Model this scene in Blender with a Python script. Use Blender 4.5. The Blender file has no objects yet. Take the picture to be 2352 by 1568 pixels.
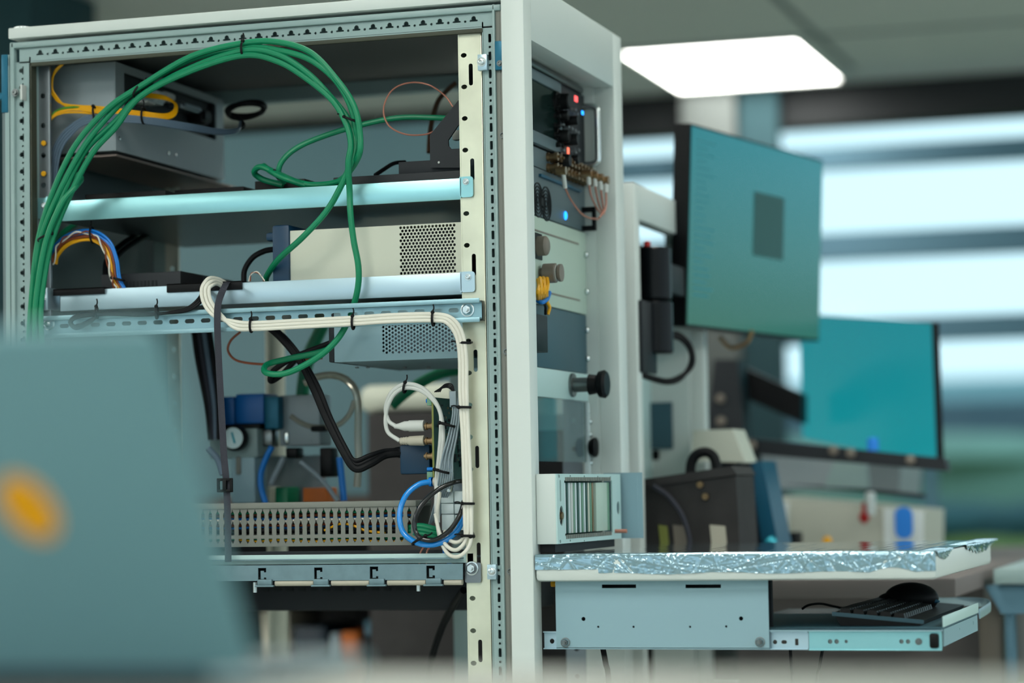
import bpy, bmesh, math, random
from mathutils import Vector, Matrix
from mathutils.geometry import delaunay_2d_cdt
random.seed(7)
C = bpy.context.scene.collection
PI = math.pi
# ------------------------------------------------------------------ camera
CAM = Vector((1.74953, -3.25006, 1.33177)); FPX = 5700.0
FW = Vector((-0.30014635, 0.95198449, 0.06031337)); RT = Vector((0.95326117, 0.30164856, -0.01735747)); UP = Vector((0.03471748, -0.05228462, 0.99802856))
cd = bpy.data.cameras.new('camera'); cam = bpy.data.objects.new('camera', cd); C.objects.link(cam)
cd.sensor_width = 36; cd.lens = FPX / 2352 * 36; cd.clip_start = .05; cd.clip_end = 300
cam.matrix_world = Matrix(((RT.x, UP.x, -FW.x, CAM.x), (RT.y, UP.y, -FW.y, CAM.y), (RT.z, UP.z, -FW.z, CAM.z), (0, 0, 0, 1)))
cd.dof.use_dof = True; cd.dof.focus_distance = 3.48; cd.dof.aperture_fstop = 2.1; cd.dof.aperture_blades = 0
S = bpy.context.scene; S.camera = cam
S.view_settings.view_transform = 'Standard'; S.view_settings.look = 'None'; S.view_settings.gamma = 1
S.view_settings.use_curve_mapping = False; S.view_settings.exposure = 0.0
# ------------------------------------------------------------------ world and light levels
W = bpy.data.worlds.new('world'); S.world = W; W.use_nodes = True
bg = W.node_tree.nodes['Background']; bg.inputs[0].default_value = (.70, .90, 1.0, 1); bg.inputs[1].default_value = 1.45
LAMP = 13.0           # ceiling luminaire strength
LAMPCOL = (1.0, .985, .93)

def P(x, y, **k):
    """world point where the view line of photo pixel (x, y) meets the plane X=, Y= or Z="""
    d = FW * FPX + RT * (x - 1176) + UP * (784 - y)
    ax = 'XYZ'.index(list(k)[0]); v = list(k.values())[0]
    return CAM + d * ((v - CAM[ax]) / d[ax])

# ------------------------------------------------------------------ materials
def lin(c): return tuple(((v/255)/12.92 if v <= 10 else (((v/255)+.055)/1.055)**2.4) for v in c) + (1,)
MATS = {}
def mat(name, rgb, rough=.5, metal=0.0, bump=0, bscale=400, vary=0, vscale=6, emit=None, es=0, trans=0, ior=1.45, coat=0, alpha=1, rgb2=None):
    m = bpy.data.materials.new(name); m.use_nodes = True; nt = m.node_tree; b = nt.nodes['Principled BSDF']
    b.inputs['Base Color'].default_value = lin(rgb); b.inputs['Roughness'].default_value = rough; b.inputs['Metallic'].default_value = metal
    b.inputs['IOR'].default_value = ior
    if trans: b.inputs['Transmission Weight'].default_value = trans
    if sum(rgb) < 80 and not coat and not metal: b.inputs['Specular IOR Level'].default_value = .22
    if coat: b.inputs['Coat Weight'].default_value = coat
    if alpha < 1: b.inputs['Alpha'].default_value = alpha
    if emit: b.inputs['Emission Color'].default_value = lin(emit); b.inputs['Emission Strength'].default_value = es
    tc = nt.nodes.new('ShaderNodeTexCoord')
    if vary or rgb2:
        n = nt.nodes.new('ShaderNodeTexNoise'); n.inputs['Scale'].default_value = vscale; n.inputs['Detail'].default_value = 4
        nt.links.new(tc.outputs['Object'], n.inputs['Vector'])
        r = nt.nodes.new('ShaderNodeValToRGB'); r.color_ramp.elements[0].position = .35; r.color_ramp.elements[1].position = .68
        c1 = lin(rgb); c2 = lin(rgb2) if rgb2 else tuple(v*(1-vary) for v in c1[:3]) + (1,)
        r.color_ramp.elements[0].color = c2; r.color_ramp.elements[1].color = c1
        nt.links.new(n.outputs['Fac'], r.inputs[0]); nt.links.new(r.outputs[0], b.inputs['Base Color'])
    if bump:
        n2 = nt.nodes.new('ShaderNodeTexNoise'); n2.inputs['Scale'].default_value = bscale; nt.links.new(tc.outputs['Object'], n2.inputs['Vector'])
        bp = nt.nodes.new('ShaderNodeBump'); bp.inputs['Strength'].default_value = bump; bp.inputs['Distance'].default_value = .002
        nt.links.new(n2.outputs['Fac'], bp.inputs['Height']); nt.links.new(bp.outputs[0], b.inputs['Normal'])
    MATS[name] = m; return m
M = MATS
mat('cabinet_paint', (200, 209, 205), .42, bump=.05, bscale=900)
mat('frame_paint', (138, 161, 160), .38, bump=.05, bscale=900)
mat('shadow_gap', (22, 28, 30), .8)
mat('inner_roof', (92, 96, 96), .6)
mat('gasket', (60, 64, 52), .7)
mat('rail_gold', (220, 222, 200), .34, .55, vary=.18, vscale=14)
mat('rail_zinc', (130, 138, 142), .3, .7, vary=.25, vscale=9)
mat('zinc_cyan_sheen', (150, 206, 212), .3, .75, vary=.10, vscale=5)  # cyan of reflected daylight put into the base colour
mat('zinc_pale', (178, 204, 216), .34, .6, vary=.08, vscale=5)
mat('zinc_cool', (140, 176, 186), .36, .6, vary=.12, vscale=20)
mat('steel', (205, 212, 212), .22, .95)
mat('dark_steel', (120, 126, 126), .3, .9)
mat('teal_plate', (18, 96, 122), .4, .3)
mat('cyan_film', (50, 170, 190), .25, .2)
mat('box_grey', (140, 152, 156), .42, .15, bump=.03)
mat('underside_brown', (130, 114, 106), .5)
mat('black_plastic', (9, 11, 13), .45)
mat('black_metal', (20, 27, 33), .6)
mat('black_gloss', (8, 12, 16), .28)
mat('rear_grey', (98, 114, 116), .6)
mat('black_rubber', (12, 14, 17), .55)
mat('strap_black', (44, 46, 56), .75, bump=.3, bscale=800)
mat('green_cable', (0, 124, 84), .45, vary=.06)
mat('yellow_wire', (226, 164, 8), .4)
mat('green_wire', (60, 130, 20), .4)
mat('blue_wire', (8, 118, 205), .4)
mat('brown_wire', (122, 58, 26), .45)
mat('white_cable', (218, 216, 204), .42)
mat('grey_cable', (84, 104, 122), .45)
mat('lightgrey_cable', (132, 148, 156), .45)
mat('copper_coax', (176, 118, 100), .4, .2)
mat('blue_tube', (12, 134, 220), .2, coat=.5)
mat('black_tube', (10, 11, 12), .18, coat=.5)
mat('clear_tube', (200, 196, 180), .12, trans=.6)
mat('cream_case', (200, 204, 188), .45, vary=.03)
mat('blue_case', (134, 166, 176), .45)
mat('navy_plastic', (6, 52, 80), .45)
mat('duct_grey', (118, 121, 114), .55)
mat('pcb_green', (10, 74, 62), .4, vary=.4, vscale=90)
mat('pcb_edge', (120, 126, 60), .5)
mat('terminal_green', (104, 146, 122), .5)
mat('module_white', (200, 214, 216), .45)
mat('plug_grey', (196, 200, 196), .5)
mat('plug_beige', (176, 172, 156), .5)
mat('panel_white', (180, 208, 206), .42)
mat('panel_cream', (176, 196, 182), .45)
mat('panel_teal', (52, 86, 98), .5)
mat('unit_grey', (84, 102, 108), .45, vary=.05)
mat('screen_dark', (16, 32, 30), .12)
mat('connector_bronze', (150, 124, 92), .3, .85)
mat('knob_taupe', (118, 110, 100), .5)
mat('orange_card', (186, 96, 24), .6)
mat('zinc_grey', (116, 142, 150), .42, .5, vary=.18, vscale=40)
mat('blue_solenoid', (0, 92, 164), .4)
mat('dial_white', (190, 214, 216), .5)
mat('glass', (225, 240, 240), .03, trans=1, ior=1.1)
mat('clear_panel', (200, 225, 228), .04, trans=.95, ior=1.2)
mat('laptop_lid', (120, 164, 172), .5, .1)
mat('sticker', (255, 176, 0), .6)
mat('laptop_body', (110, 130, 134), .45, .3)
mat('desk_top', (138, 142, 134), .5, vary=.06, vscale=3)
mat('wall_paint', (190, 200, 196), .8)
mat('wall_teal', (30, 62, 68), .8)
mat('ceiling_paint', (214, 220, 212), .9, vary=.04, vscale=1)
mat('column_paint', (88, 94, 92), .8)
mat('seam', (120, 132, 132), .9)
mat('floor_vinyl', (178, 182, 176), .5, vary=.1, vscale=2)
mat('lintel_dark', (28, 32, 34), .7)
mat('far_hill', (150, 186, 200), .9)  # distance haze put into the ridge colour
mat('blind_blue', (84, 122, 140), .7)
mat('lamp_frame', (210, 216, 210), .5)
mat('diffuser', (255, 255, 250), .5, emit=(255, 255, 252), es=1)
M['diffuser'].node_tree.nodes['Principled BSDF'].inputs['Emission Color'].default_value = LAMPCOL + (1,)
M['diffuser'].node_tree.nodes['Principled BSDF'].inputs['Emission Strength'].default_value = LAMP
mat('beige_device', (186, 190, 176), .5)
mat('paper', (214, 224, 222), .6)
mat('blue_tag', (30, 130, 225), .5)
mat('red_cap', (170, 24, 20), .5)
mat('bag_dark', (44, 42, 42), .7, vary=.3, vscale=30)
mat('book_navy', (14, 34, 48), .4)
mat('teal_edge', (12, 78, 104), .4)
mat('lawn', (104, 124, 52), .9, vary=.3, vscale=.6)
mat('slate', (84, 104, 118), .8)
mat('field', (116, 150, 136), .9, vary=.3, vscale=.3)
mat('hedge', (44, 84, 88), .9, vary=.4, vscale=1.5)
mat('far_building', (96, 116, 128), .8)
mat('led_blue', (30, 140, 255), .4, emit=(30, 150, 255), es=2.5)
mat('led_red', (255, 90, 90), .4, emit=(255, 90, 90), es=1.5)
mat('led_orange', (255, 130, 100), .4, emit=(255, 120, 90), es=1.2)
mat('foil_film', (140, 172, 184), .10, .6, coat=1)
mat('wood_brown', (70, 56, 48), .6)
mat('shelf_brown', (92, 66, 48), .6)
mat('side_teal', (84, 116, 124), .55)
mat('bench_taupe', (110, 104, 102), .7)
mat('screen_text', (30, 90, 96), .4, emit=(30, 112, 122), es=.6)
def screen_mat(name, stops, es):
    m = bpy.data.materials.new(name); m.use_nodes = True; nt = m.node_tree; b = nt.nodes['Principled BSDF']
    tc = nt.nodes.new('ShaderNodeTexCoord'); sp = nt.nodes.new('ShaderNodeSeparateXYZ'); r = nt.nodes.new('ShaderNodeValToRGB')
    nt.links.new(tc.outputs['Object'], sp.inputs[0]); mp = nt.nodes.new('ShaderNodeMapRange')
    nt.links.new(sp.outputs['Z'], mp.inputs[0]); mp.inputs[1].default_value = -.17; mp.inputs[2].default_value = .17
    nt.links.new(mp.outputs[0], r.inputs[0])
    r.color_ramp.elements[0].color = lin(stops[0]); r.color_ramp.elements[1].color = lin(stops[1])
    b.inputs['Base Color'].default_value = (.01, .02, .02, 1); b.inputs['Roughness'].default_value = .25
    nt.links.new(r.outputs[0], b.inputs['Emission Color']); b.inputs['Emission Strength'].default_value = es
    MATS[name] = m
screen_mat('screen_teal', [(56, 116, 98), (26, 138, 150)], .72)
screen_mat('screen_cyan', [(6, 150, 160), (0, 136, 150)], .85)
mat('screen_window', (10, 30, 28), .3, emit=(36, 84, 80), es=.62)

# ------------------------------------------------------------------ mesh helpers
class MB:
    def __init__(s): s.bm = bmesh.new()
    def box(s, x0, x1, y0, y1, z0, z1, bev=0, mtx=None):
        r = bmesh.ops.create_cube(s.bm, size=1)['verts']
        for v in r:
            v.co = Vector(((x0+x1)/2 + v.co.x*(x1-x0), (y0+y1)/2 + v.co.y*(y1-y0), (z0+z1)/2 + v.co.z*(z1-z0)))
        if bev:
            es = list({e for v in r for e in v.link_edges})
            rr = bmesh.ops.bevel(s.bm, geom=es, offset=bev, segments=2, affect='EDGES', profile=.5)
            r = list({v for f in rr['faces'] for v in f.verts} | {v for v in r if v.is_valid})
        if mtx:
            bmesh.ops.transform(s.bm, matrix=mtx, verts=r)
        return s
    def hexa(s, pts):
        v = [s.bm.verts.new(p) for p in pts]
        for f in ((0, 1, 2, 3), (7, 6, 5, 4), (0, 4, 5, 1), (1, 5, 6, 2), (2, 6, 7, 3), (3, 7, 4, 0)): s.bm.faces.new([v[i] for i in f])
        return s
    def cyl(s, p0, p1, r0, r1=None, seg=20, cap=True):
        p0 = Vector(p0); p1 = Vector(p1); d = p1-p0; r1 = r0 if r1 is None else r1
        q = Vector((0, 0, 1)).rotation_difference(d.normalized()).to_matrix().to_4x4()
        m = Matrix.Translation((p0+p1)/2) @ q
        bmesh.ops.create_cone(s.bm, cap_ends=cap, segments=seg, radius1=r0, radius2=r1, depth=d.length, matrix=m); return s
    def lathe(s, o, axis, prof, seg=24):
        """prof: list of (distance along axis, radius)"""
        o = Vector(o); a = Vector(axis).normalized(); q = Vector((0, 0, 1)).rotation_difference(a)
        rings = []
        for h, r in prof:
            if r < 1e-6: rings.append([s.bm.verts.new(o + a*h)])
            else: rings.append([s.bm.verts.new(o + a*h + q @ Vector((r*math.cos(t*2*PI/seg), r*math.sin(t*2*PI/seg), 0))) for t in range(seg)])
        for A, B in zip(rings, rings[1:]):
            for i in range(seg):
                j = (i+1) % seg
                if len(A) == 1 and len(B) == 1: continue
                if len(A) == 1: s.bm.faces.new((A[0], B[i], B[j]))
                elif len(B) == 1: s.bm.faces.new((A[i], A[j], B[0]))
                else: s.bm.faces.new((A[i], A[j], B[j], B[i]))
        return s
    def sphere(s, c, r, sc=(1, 1, 1), seg=16):
        bmesh.ops.create_uvsphere(s.bm, u_segments=seg, v_segments=seg//2+2, radius=r, matrix=Matrix.Translation(c) @ Matrix.Diagonal((*sc, 1))); return s
    def tube(s, pts, r, seg=14, n=8, closed=False, flat=None):
        pts = smooth([Vector(p) for p in pts], n, closed); N = len(pts); rings = []
        T = []
        for i in range(N):
            if closed: t = pts[(i+1) % N] - pts[i-1]
            else: t = pts[min(i+1, N-1)] - pts[max(i-1, 0)]
            T.append(t.normalized())
        nv = T[0].orthogonal().normalized()
        if flat: nv = Vector(flat)
        for i in range(N):
            if flat: nv = Vector(flat); nv = (nv - T[i]*nv.dot(T[i])).normalized()
            else: nv = (nv - T[i]*nv.dot(T[i])).normalized()
            b = T[i].cross(nv)
            rx, ry = (r if isinstance(r, tuple) else (r, r))
            rings.append([s.bm.verts.new(pts[i] + nv*rx*math.cos(2*PI*k/seg) + b*ry*math.sin(2*PI*k/seg)) for k in range(seg)])
        for i in range(N if closed else N-1):
            A, B = rings[i], rings[(i+1) % N]
            for k in range(seg):
                s.bm.faces.new((A[k], A[(k+1) % seg], B[(k+1) % seg], B[k]))
        if not closed: s.bm.faces.new(rings[0][::-1]); s.bm.faces.new(rings[-1])
        return s
    def plate(s, outline, holes, o, u, v, th):
        """flat sheet with holes; 2D outlines in the (u, v) frame at o, thickness th along -u x v"""
        o = Vector(o); u = Vector(u); v = Vector(v); n = u.cross(v).normalized()
        loops = [list(outline)] + [list(h) for h in holes]
        flat = [p for L in loops for p in L]; fc = []; q = 0
        loops = [L if sum(L[i-1][0]*L[i][1]-L[i][0]*L[i-1][1] for i in range(len(L))) > 0 else L[::-1] for L in loops]
        flat = [p for L in loops for p in L]
        for L in loops: fc.append(list(range(q, q+len(L)))); q += len(L)
        vo, eo, fo, ov, oe, of = delaunay_2d_cdt([Vector((a*1000, b*1000)) for a, b in flat], [], fc, 0, 1e-5)
        flat = [(w.x/1000, w.y/1000) for w in vo]
        tris = [f for f, src in zip(fo, of) if 0 in src and len(src) == 1]
        F = [s.bm.verts.new(o + u*a + v*b) for a, b in flat]; B = [s.bm.verts.new(o + u*a + v*b - n*th) for a, b in flat]
        for t in tris:
            if len(set(t)) < 3: continue
            try: s.bm.faces.new([F[i] for i in t]); s.bm.faces.new([B[i] for i in reversed(t)])
            except ValueError: pass
        cnt = {}
        for t in tris:
            for i in range(len(t)):
                a, b = t[i], t[(i+1) % len(t)]; cnt[(a, b)] = 1
        for (a, b) in list(cnt):
            if (b, a) not in cnt: s.bm.faces.new((F[a], B[a], B[b], F[b]))
        return s
    def prism(s, poly, o, u, v, th): return s.plate(poly, [], o, u, v, th)
    def build(s, name, m, parent=None, ang=35):
        me = bpy.data.meshes.new(name); bmesh.ops.recalc_face_normals(s.bm, faces=s.bm.faces); s.bm.to_mesh(me); s.bm.free()
        me.polygons.foreach_set('use_smooth', [True]*len(me.polygons)); me.set_sharp_from_angle(angle=math.radians(ang))
        me.materials.append(M[m]); o = bpy.data.objects.new(name, me); C.objects.link(o)
        if parent:
            o.parent = parent
            # keep geometry where it was modelled (world coordinates)
            o.matrix_parent_inverse = wmat(parent).inverted()
        return o
def wmat(o):
    m = Matrix.LocRotScale(o.location, o.rotation_euler, o.scale)
    return (wmat(o.parent) @ o.matrix_parent_inverse @ m) if o.parent else m
def smooth(p, n, closed=False):
    if len(p) < 3: return p
    out = []; N = len(p); rng = N if closed else N-1
    for i in range(rng):
        a = p[i-1] if (closed or i > 0) else p[0]*2 - p[1]; b = p[i]; c = p[(i+1) % N]
        d = p[(i+2) % N] if (closed or i+2 < N) else p[-1]*2 - p[-2]
        for k in range(n):
            t = k/n
            out.append(.5*((2*b) + (c-a)*t + (2*a-5*b+4*c-d)*t*t + (3*b-a-3*c+d)*t**3))
    if not closed: out.append(p[-1])
    return out
def thing(name, label, cat, loc=(0, 0, 0), group=None):
    o = bpy.data.objects.new(name, None); C.objects.link(o); o.location = loc; o.empty_display_size = .05
    o['label'] = label; o['category'] = cat
    if group: o['group'] = group
    return o
def tag(o, label, cat, group=None, kind=None):
    o['label'] = label; o['category'] = cat
    if group: o['group'] = group
    if kind: o['kind'] = kind
    return o
def struct(name, mb, m):
    o = mb.build(name, m); o['kind'] = 'structure'; return o
def lab(o, l): o['label'] = l; return o
def circ(cx, cy, r, n=12, ry=None): return [(cx + r*math.cos(2*PI*i/n), cy + (ry or r)*math.sin(2*PI*i/n)) for i in range(n)]
def rrect(cx, cy, w, h, r, n=4):
    out = []
    for sx, sy, a0 in ((1, 1, 0), (-1, 1, 90), (-1, -1, 180), (1, -1, 270)):
        for k in range(n+1):
            a = math.radians(a0 + 90*k/n); out.append((cx + sx*(w/2-r) + r*math.cos(a), cy + sy*(h/2-r) + r*math.sin(a)))
    return out
X3, Y3, Z3 = Vector((1, 0, 0)), Vector((0, 1, 0)), Vector((0, 0, 1))
def pp(pts, dy=0):
    """photo path -> world points; each (px, py, Y)"""
    return [P(a, b, Y=c+dy) for a, b, c in pts]
def cable(name, pts, r, m, label, cat='cable', group=None, seg=10, n=8, dy=0, world=False):
    o = MB().tube(pts if world else pp(pts, dy), r, seg, n).build(name, m)
    return tag(o, label, cat, group)
def tie(parent, px, py, Y, ang, half=.011, dep=.007, tail=True):
    """cable tie: a band round a bundle; ang = bundle direction in the photo (deg)"""
    c = P(px, py, Y=Y); a = math.radians(ang); d = Vector((math.cos(a), 0, -math.sin(a))); w = Vector((math.sin(a), 0, math.cos(a)))
    ring = [c + w*half*math.cos(t) + Y3*dep*math.sin(t) for t in [i*2*PI/12 for i in range(12)]]
    b = MB(); b.tube(ring, (.0018, .0009), 8, 2, closed=True, flat=tuple(d))
    h = c + w*half - Y3*dep*.4
    b.sphere(h, .0028)
    if tail: b.tube([h, h + w*.006 + d*.002, h + w*.011 + d*.001], .0011, 6, 3)
    return b.build('cable_tie', 'black_plastic', parent)
def screw(parent, c, axis, r=.005, m='steel', name='screw', hexn=False):
    a = Vector(axis).normalized(); c = Vector(c); b = MB()
    if hexn:
        b.lathe(c, a, [(0, r*1.6), (.0012, r*1.6), (.0014, r*1.3)], 24)
        b.cyl(c, c+a*.006, r*.95, seg=6); b.cyl(c, c+a*.010, r*.5, seg=12)
    else:
        b.lathe(c, a, [(0, r*1.25), (.001, r*1.25), (.001, r*.85), (.004, r*.85), (.0045, r*.7), (.0045, r*.35), (.003, r*.3), (.003, 0)], 20)
    return b.build(name, m, parent)
# ------------------------------------------------------------------ the room
RX0, RX1, RY0, RY1, RZ = -6.0, 5.2, -6.5, 5.75, 2.8
struct('floor', MB().box(RX0, RX1, RY0, RY1+.3, -.1, 0), 'floor_vinyl')
struct('ceiling', MB().box(RX0, RX1, RY0, RY1+.3, RZ, RZ+.1), 'ceiling_paint')
struct('wall_left', MB().box(RX0-.1, RX0, RY0, RY1+.3, 0, RZ), 'wall_paint')
# rear wall (behind the camera) and right wall, both with wide window openings
def wall_with_window(name, axis, c, a0, a1, w0, w1, z0, z1, t=.12):
    b = MB()
    def bx(p0, p1, q0, q1):
        if axis == 'Y': b.box(p0, p1, c-t, c, q0, q1)
        else: b.box(c, c+t, p0, p1, q0, q1)
    bx(a0, w0, 0, RZ); bx(w1, a1, 0, RZ); bx(w0, w1, 0, z0); bx(w0, w1, z1, RZ)
    return struct(name, b, 'wall_paint')
wall_with_window('wall_back', 'Y', RY0, RX0, RX1, -4.5, 4.0, .95, 2.45)
wall_with_window('wall_right', 'X', RX1, RY0, RY1+.3, -5.0, 4.5, .95, 2.45)
def portal(name, loc, rot, sx, sy):
    l = bpy.data.lights.new(name, 'AREA'); l.shape = 'RECTANGLE'; l.size = sx; l.size_y = sy; l.cycles.is_portal = True
    o = bpy.data.objects.new(name, l); C.objects.link(o); o.location = loc; o.rotation_euler = rot; return o
portal('window_portal', (-.25, RY0-.06, 1.7), (PI/2, 0, 0), 8.5, 1.5)
portal('window_portal', (RX1+.06, -.25, 1.7), (0, PI/2, 0), 1.5, 9.5)
portal('window_portal', (-.5, RY1+.2, 1.6), (-PI/2, 0, 0), 9, 2.6)
# mullions of those windows
b = MB()
for i in range(8): b.box(-4.5+i*1.2, -4.44+i*1.2, RY0-.1, RY0-.04, .95, 2.45)
struct('window_1', b, 'lamp_frame')
b = MB()
for i in range(9): b.box(RX1+.04, RX1+.1, -5.0+i*1.18, -4.94+i*1.18, .95, 2.45)
struct('window_2', b, 'lamp_frame')
# front wall behind the cabinets: dark lintel, glazed bands, column
YW = RY1
def zat(y, x=2100, Y=YW): return P(x, y, Y=Y).z
struct('wall_front', MB().box(RX0, P(1330, 500, Y=YW).x, YW, YW+.2, 0, RZ), 'wall_paint')
struct('trim_1', MB().box(RX0, RX1, YW-.05, YW+.12, zat(276, 2100), RZ), 'lintel_dark')
bands = [(326, 374), (526, 586), (727, 782)]
b = MB()
for a, c in bands: b.box(P(1330, 500, Y=YW).x, RX1, YW+.02, YW+.10, zat(c), zat(a))
struct('window_3', b, 'blind_blue')
b = MB()
for x in (2130, 2352+200, 2352+900):
    X = P(x, 1000, Y=YW).x; b.box(X-.02, X+.02, YW+.03, YW+.09, 0, zat(783))
struct('window_4', b, 'blind_blue')
g = MB(); g.box(P(1330, 500, Y=YW).x, RX1, YW+.14, YW+.145, 0, 2.75); struct('window_5', g, 'glass')
cx0, cx1 = P(1570, 400, Y=5.62).x, P(1692, 400, Y=5.62).x
struct('column', MB().box(cx0, cx1, 5.60, 5.695, 0, RZ), 'column_paint')
struct('trim_2', MB().box(cx1+.01, P(1785, 400, Y=5.6).x, 5.63, 5.69, 0, RZ), 'wall_teal')
s1 = P(1805, 15, Z=2.8).x; s2 = P(2150, 62, Z=2.8).y
struct('trim_3', MB().box(s1-.012, s1+.012, RY0, 5.4, RZ-.004, RZ+.01), 'seam')
struct('trim_4', MB().box(RX0, RX1, s2-.012, s2+.012, RZ-.004, RZ+.01), 'seam')
# luminaires
seen = thing('ceiling_light', 'bright square luminaire set in the ceiling before the windows', 'ceiling light', (-.07, 5.15, RZ))
def lumin(x0, x1, y0, y1, root):
    b = MB(); t = .014
    b.box(x0-t, x1+t, y0-t, y0, RZ-.012, RZ+.01); b.box(x0-t, x1+t, y1, y1+t, RZ-.012, RZ+.01)
    b.box(x0-t, x0, y0, y1, RZ-.012, RZ+.01); b.box(x1, x1+t, y0, y1, RZ-.012, RZ+.01)
    b.build('frame', 'lamp_frame', root)
    MB().box(x0, x1, y0, y1, RZ-.008, RZ+.004).build('diffuser', 'diffuser', root)
lumin(-.365, .225, 4.74, 5.57, seen)
k = 0
for ix, X in enumerate((-4.2, -1.9, .6, 3.1)):
    for iy, Y in enumerate((-5.4, -3.4, -1.5, .5, 2.6)):
        if X == .6 and Y == 2.6: continue
        if X == -1.9 and Y > 2: continue
        r_ = thing('ceiling_light', 'square luminaire in the ceiling grid above the laboratory, outside the frame', 'ceiling light', (X, Y, RZ), 'luminaires in the ceiling grid')
        lumin(X-.3, X+.3, Y-.45, Y+.45, r_)
# outdoors
ld = struct('ground', MB().box(-60, 60, YW+.35, 90, -.3, -.05), 'lawn')
def bank(name, label, cat, m, x0, x1, Y, top, dep, seed, lump):
    rnd = random.Random(seed); b = MB(); n = 18; w = (x1-x0)/n
    b.box(x0, x1, Y, Y+dep, -.1, top*.86, .1)
    for i in range(n+1): b.sphere(Vector((x0+i*w, Y+dep/2, top*.80)), w*.9, (1, .7, top*.2*lump/(w*.9)), 12)
    return tag(b.build(name, m), label, cat)
bank('field_bank', 'wide grey green shrub bank outdoors below the low building', 'shrubs', 'field', -25, 30, 35, 2.15, 3, 1, 1)
bank('hedge', 'dark teal clipped hedge outdoors in front of the shrub bank', 'hedge', 'hedge', -12, 9, 20, 1.18, 1.2, 2, 1)
bank('grass_bank', 'mown grass bank outdoors at the right edge', 'grass', 'lawn', P(2215, 1300, Y=14).x, 9, 14, 1.02, 2.0, 3, .6)
tag(MB().box(-60, 60, 84, 86, 0, P(2200, 868, Y=84).z).build('far_hill', 'far_hill'), 'wooded ridge on the horizon outdoors, pale blue haze in its colour', 'hill')
bd = thing('office_building', 'long low grey building outdoors beyond the hedges', 'building', (4, 50, 0))
MB().box(-30, 40, 50, 60, 0, 3.1).build('wall', 'slate', bd)
b = MB()
for i in range(20): b.box(-28+i*2.9, -26.4+i*2.9, 49.9, 50, 1.2, 2.4)
b.build('window', 'wall_teal', bd)

# ------------------------------------------------------------------ cabinet 1
L0, R0, W0 = -.047, .7185, .515         # outer left, frame right, width
cab = thing('equipment_cabinet', 'open light grey steel equipment rack with its side panel off, filling the left half', 'cabinet', (.35, .26, 0))
MB().box(L0, .7185, -.004, W0+.004, 2.0125, 2.0285, .0015).build('roof_panel', 'cabinet_paint', cab)
def tre(cx, cz, rot=0):
    base = [(-5.8, -2.8), (5.8, -2.8), (6.0, -1.2), (5.2, -.3), (3.2, -.1), (3.5, 1.4), (3.0, 3.2), (1.7, 4.5), (0, 4.9), (-1.7, 4.5), (-3.0, 3.2), (-3.5, 1.4), (-3.2, -.1), (-5.2, -.3), (-6.0, -1.2)]
    c, s_ = math.cos(rot), math.sin(rot)
    return [(cx + (a*c - b_*s_)*.001, cz + (a*s_ + b_*c)*.001) for a, b_ in base]
YO = .006
def side_frame(y, s, par):
    """one long side of the welded frame: y = outer face, s = +1 looking from -Y"""
    def Yb(a, b_): return tuple(sorted((y + s*a, y + s*b_)))
    # top beam
    holes = [tre(i*.025, 1.9895) for i in range(28)] + [circ(i*.025+.0125, 1.9875, .0019, 8) for i in range(27)]
    m = MB(); m.plate([(-.034, 1.9785), (.704, 1.9785), (.704, 1.998), (-.034, 1.998)], holes, (0, y+s*YO, 0), X3, Z3, .0018*s)
    m.box(-.046, .716, *Yb(0, .012), 1.9985, 2.0075, .002); m.box(-.034, .704, *Yb(YO, .034), 1.9765, 1.979)
    m.box(-.046, .716, *Yb(.030, .036), 1.979, 2.008)
    m.build('top_beam', 'frame_paint', par)
    # rear (left) post
    holes = [tre(-.0300, 1.9657-j*.025, PI/2) for j in range(70)] + [circ(-.0290, 1.9532-j*.025, .0018, 8) for j in range(70)]
    m = MB(); m.plate([(-.040, .05), (-.0165, .05), (-.0165, 1.9783), (-.040, 1.9783)], holes, (0, y+s*YO, 0), X3, Z3, .0018*s)
    m.box(-.0475, -.040, *Yb(0, .012), .0, 2.008, .002); m.box(-.0180, -.0155, *Yb(YO, .036), .05, 1.985); m.box(-.046, -.017, *Yb(.030, .036), .05, 1.985)
    m.build('post', 'frame_paint', par)
    # front (right) post
    holes = [rrect(.698, 1.9617-k_*.025, .0042, .0122, .0012, 2) for k_ in range(70)] + [circ(.698, 1.9492-k_*.025, .0018, 8) for k_ in range(70)]
    m = MB(); m.plate([(.6885, .05), (.7035, .05), (.7035, 1.9783), (.6885, 1.9783)], holes, (0, y+s*YO, 0), X3, Z3, .0018*s)
    m.box(.7035, .7075, *Yb(0, .012), .0, 2.008, .0015); m.box(.6870, .6890, *Yb(YO, .036), .05, 1.985); m.box(.688, .712, *Yb(.030, .036), .05, 1.985)
    m.build('post', 'frame_paint', par)
    m = MB().box(.7075, .7185, *Yb(.004, .014), 0, 2.008, .0008); m.box(.7125, .7135, *Yb(.0032, .006), 0, 2.006)
    m.build('door_channel', 'duct_grey', par)
side_frame(0, 1, cab); side_frame(W0, -1, cab)
b = MB()   # dark sealing lip inside the side opening
b.box(-.0155, .688, .004, .010, 1.9705, 1.9765, .001); b.box(-.0155, -.0135, .004, .02, .05, 1.975)
b.build('seal', 'gasket', cab)
b = MB()
for y0, y1 in ((.036, .479),): # cross beams front/rear + floor frame
    b.box(-.046, -.02, y0, y1, 1.975, 2.008, .002); b.box(.690, .716, y0, y1, 1.975, 2.008, .002)
    b.box(-.046, -.02, y0, y1, .02, .06); b.box(.690, .716, y0, y1, .02, .06)
b.box(-.046, .716, .001, .035, .0, .05); b.box(-.046, .716, W0-.035, W0-.001, .0, .05)
b.build('cross_beam', 'frame_paint', cab)
MB().box(-.03, .70, .03, .485, 1.998, 2.006).build('roof_underside', 'inner_roof', cab)
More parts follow.
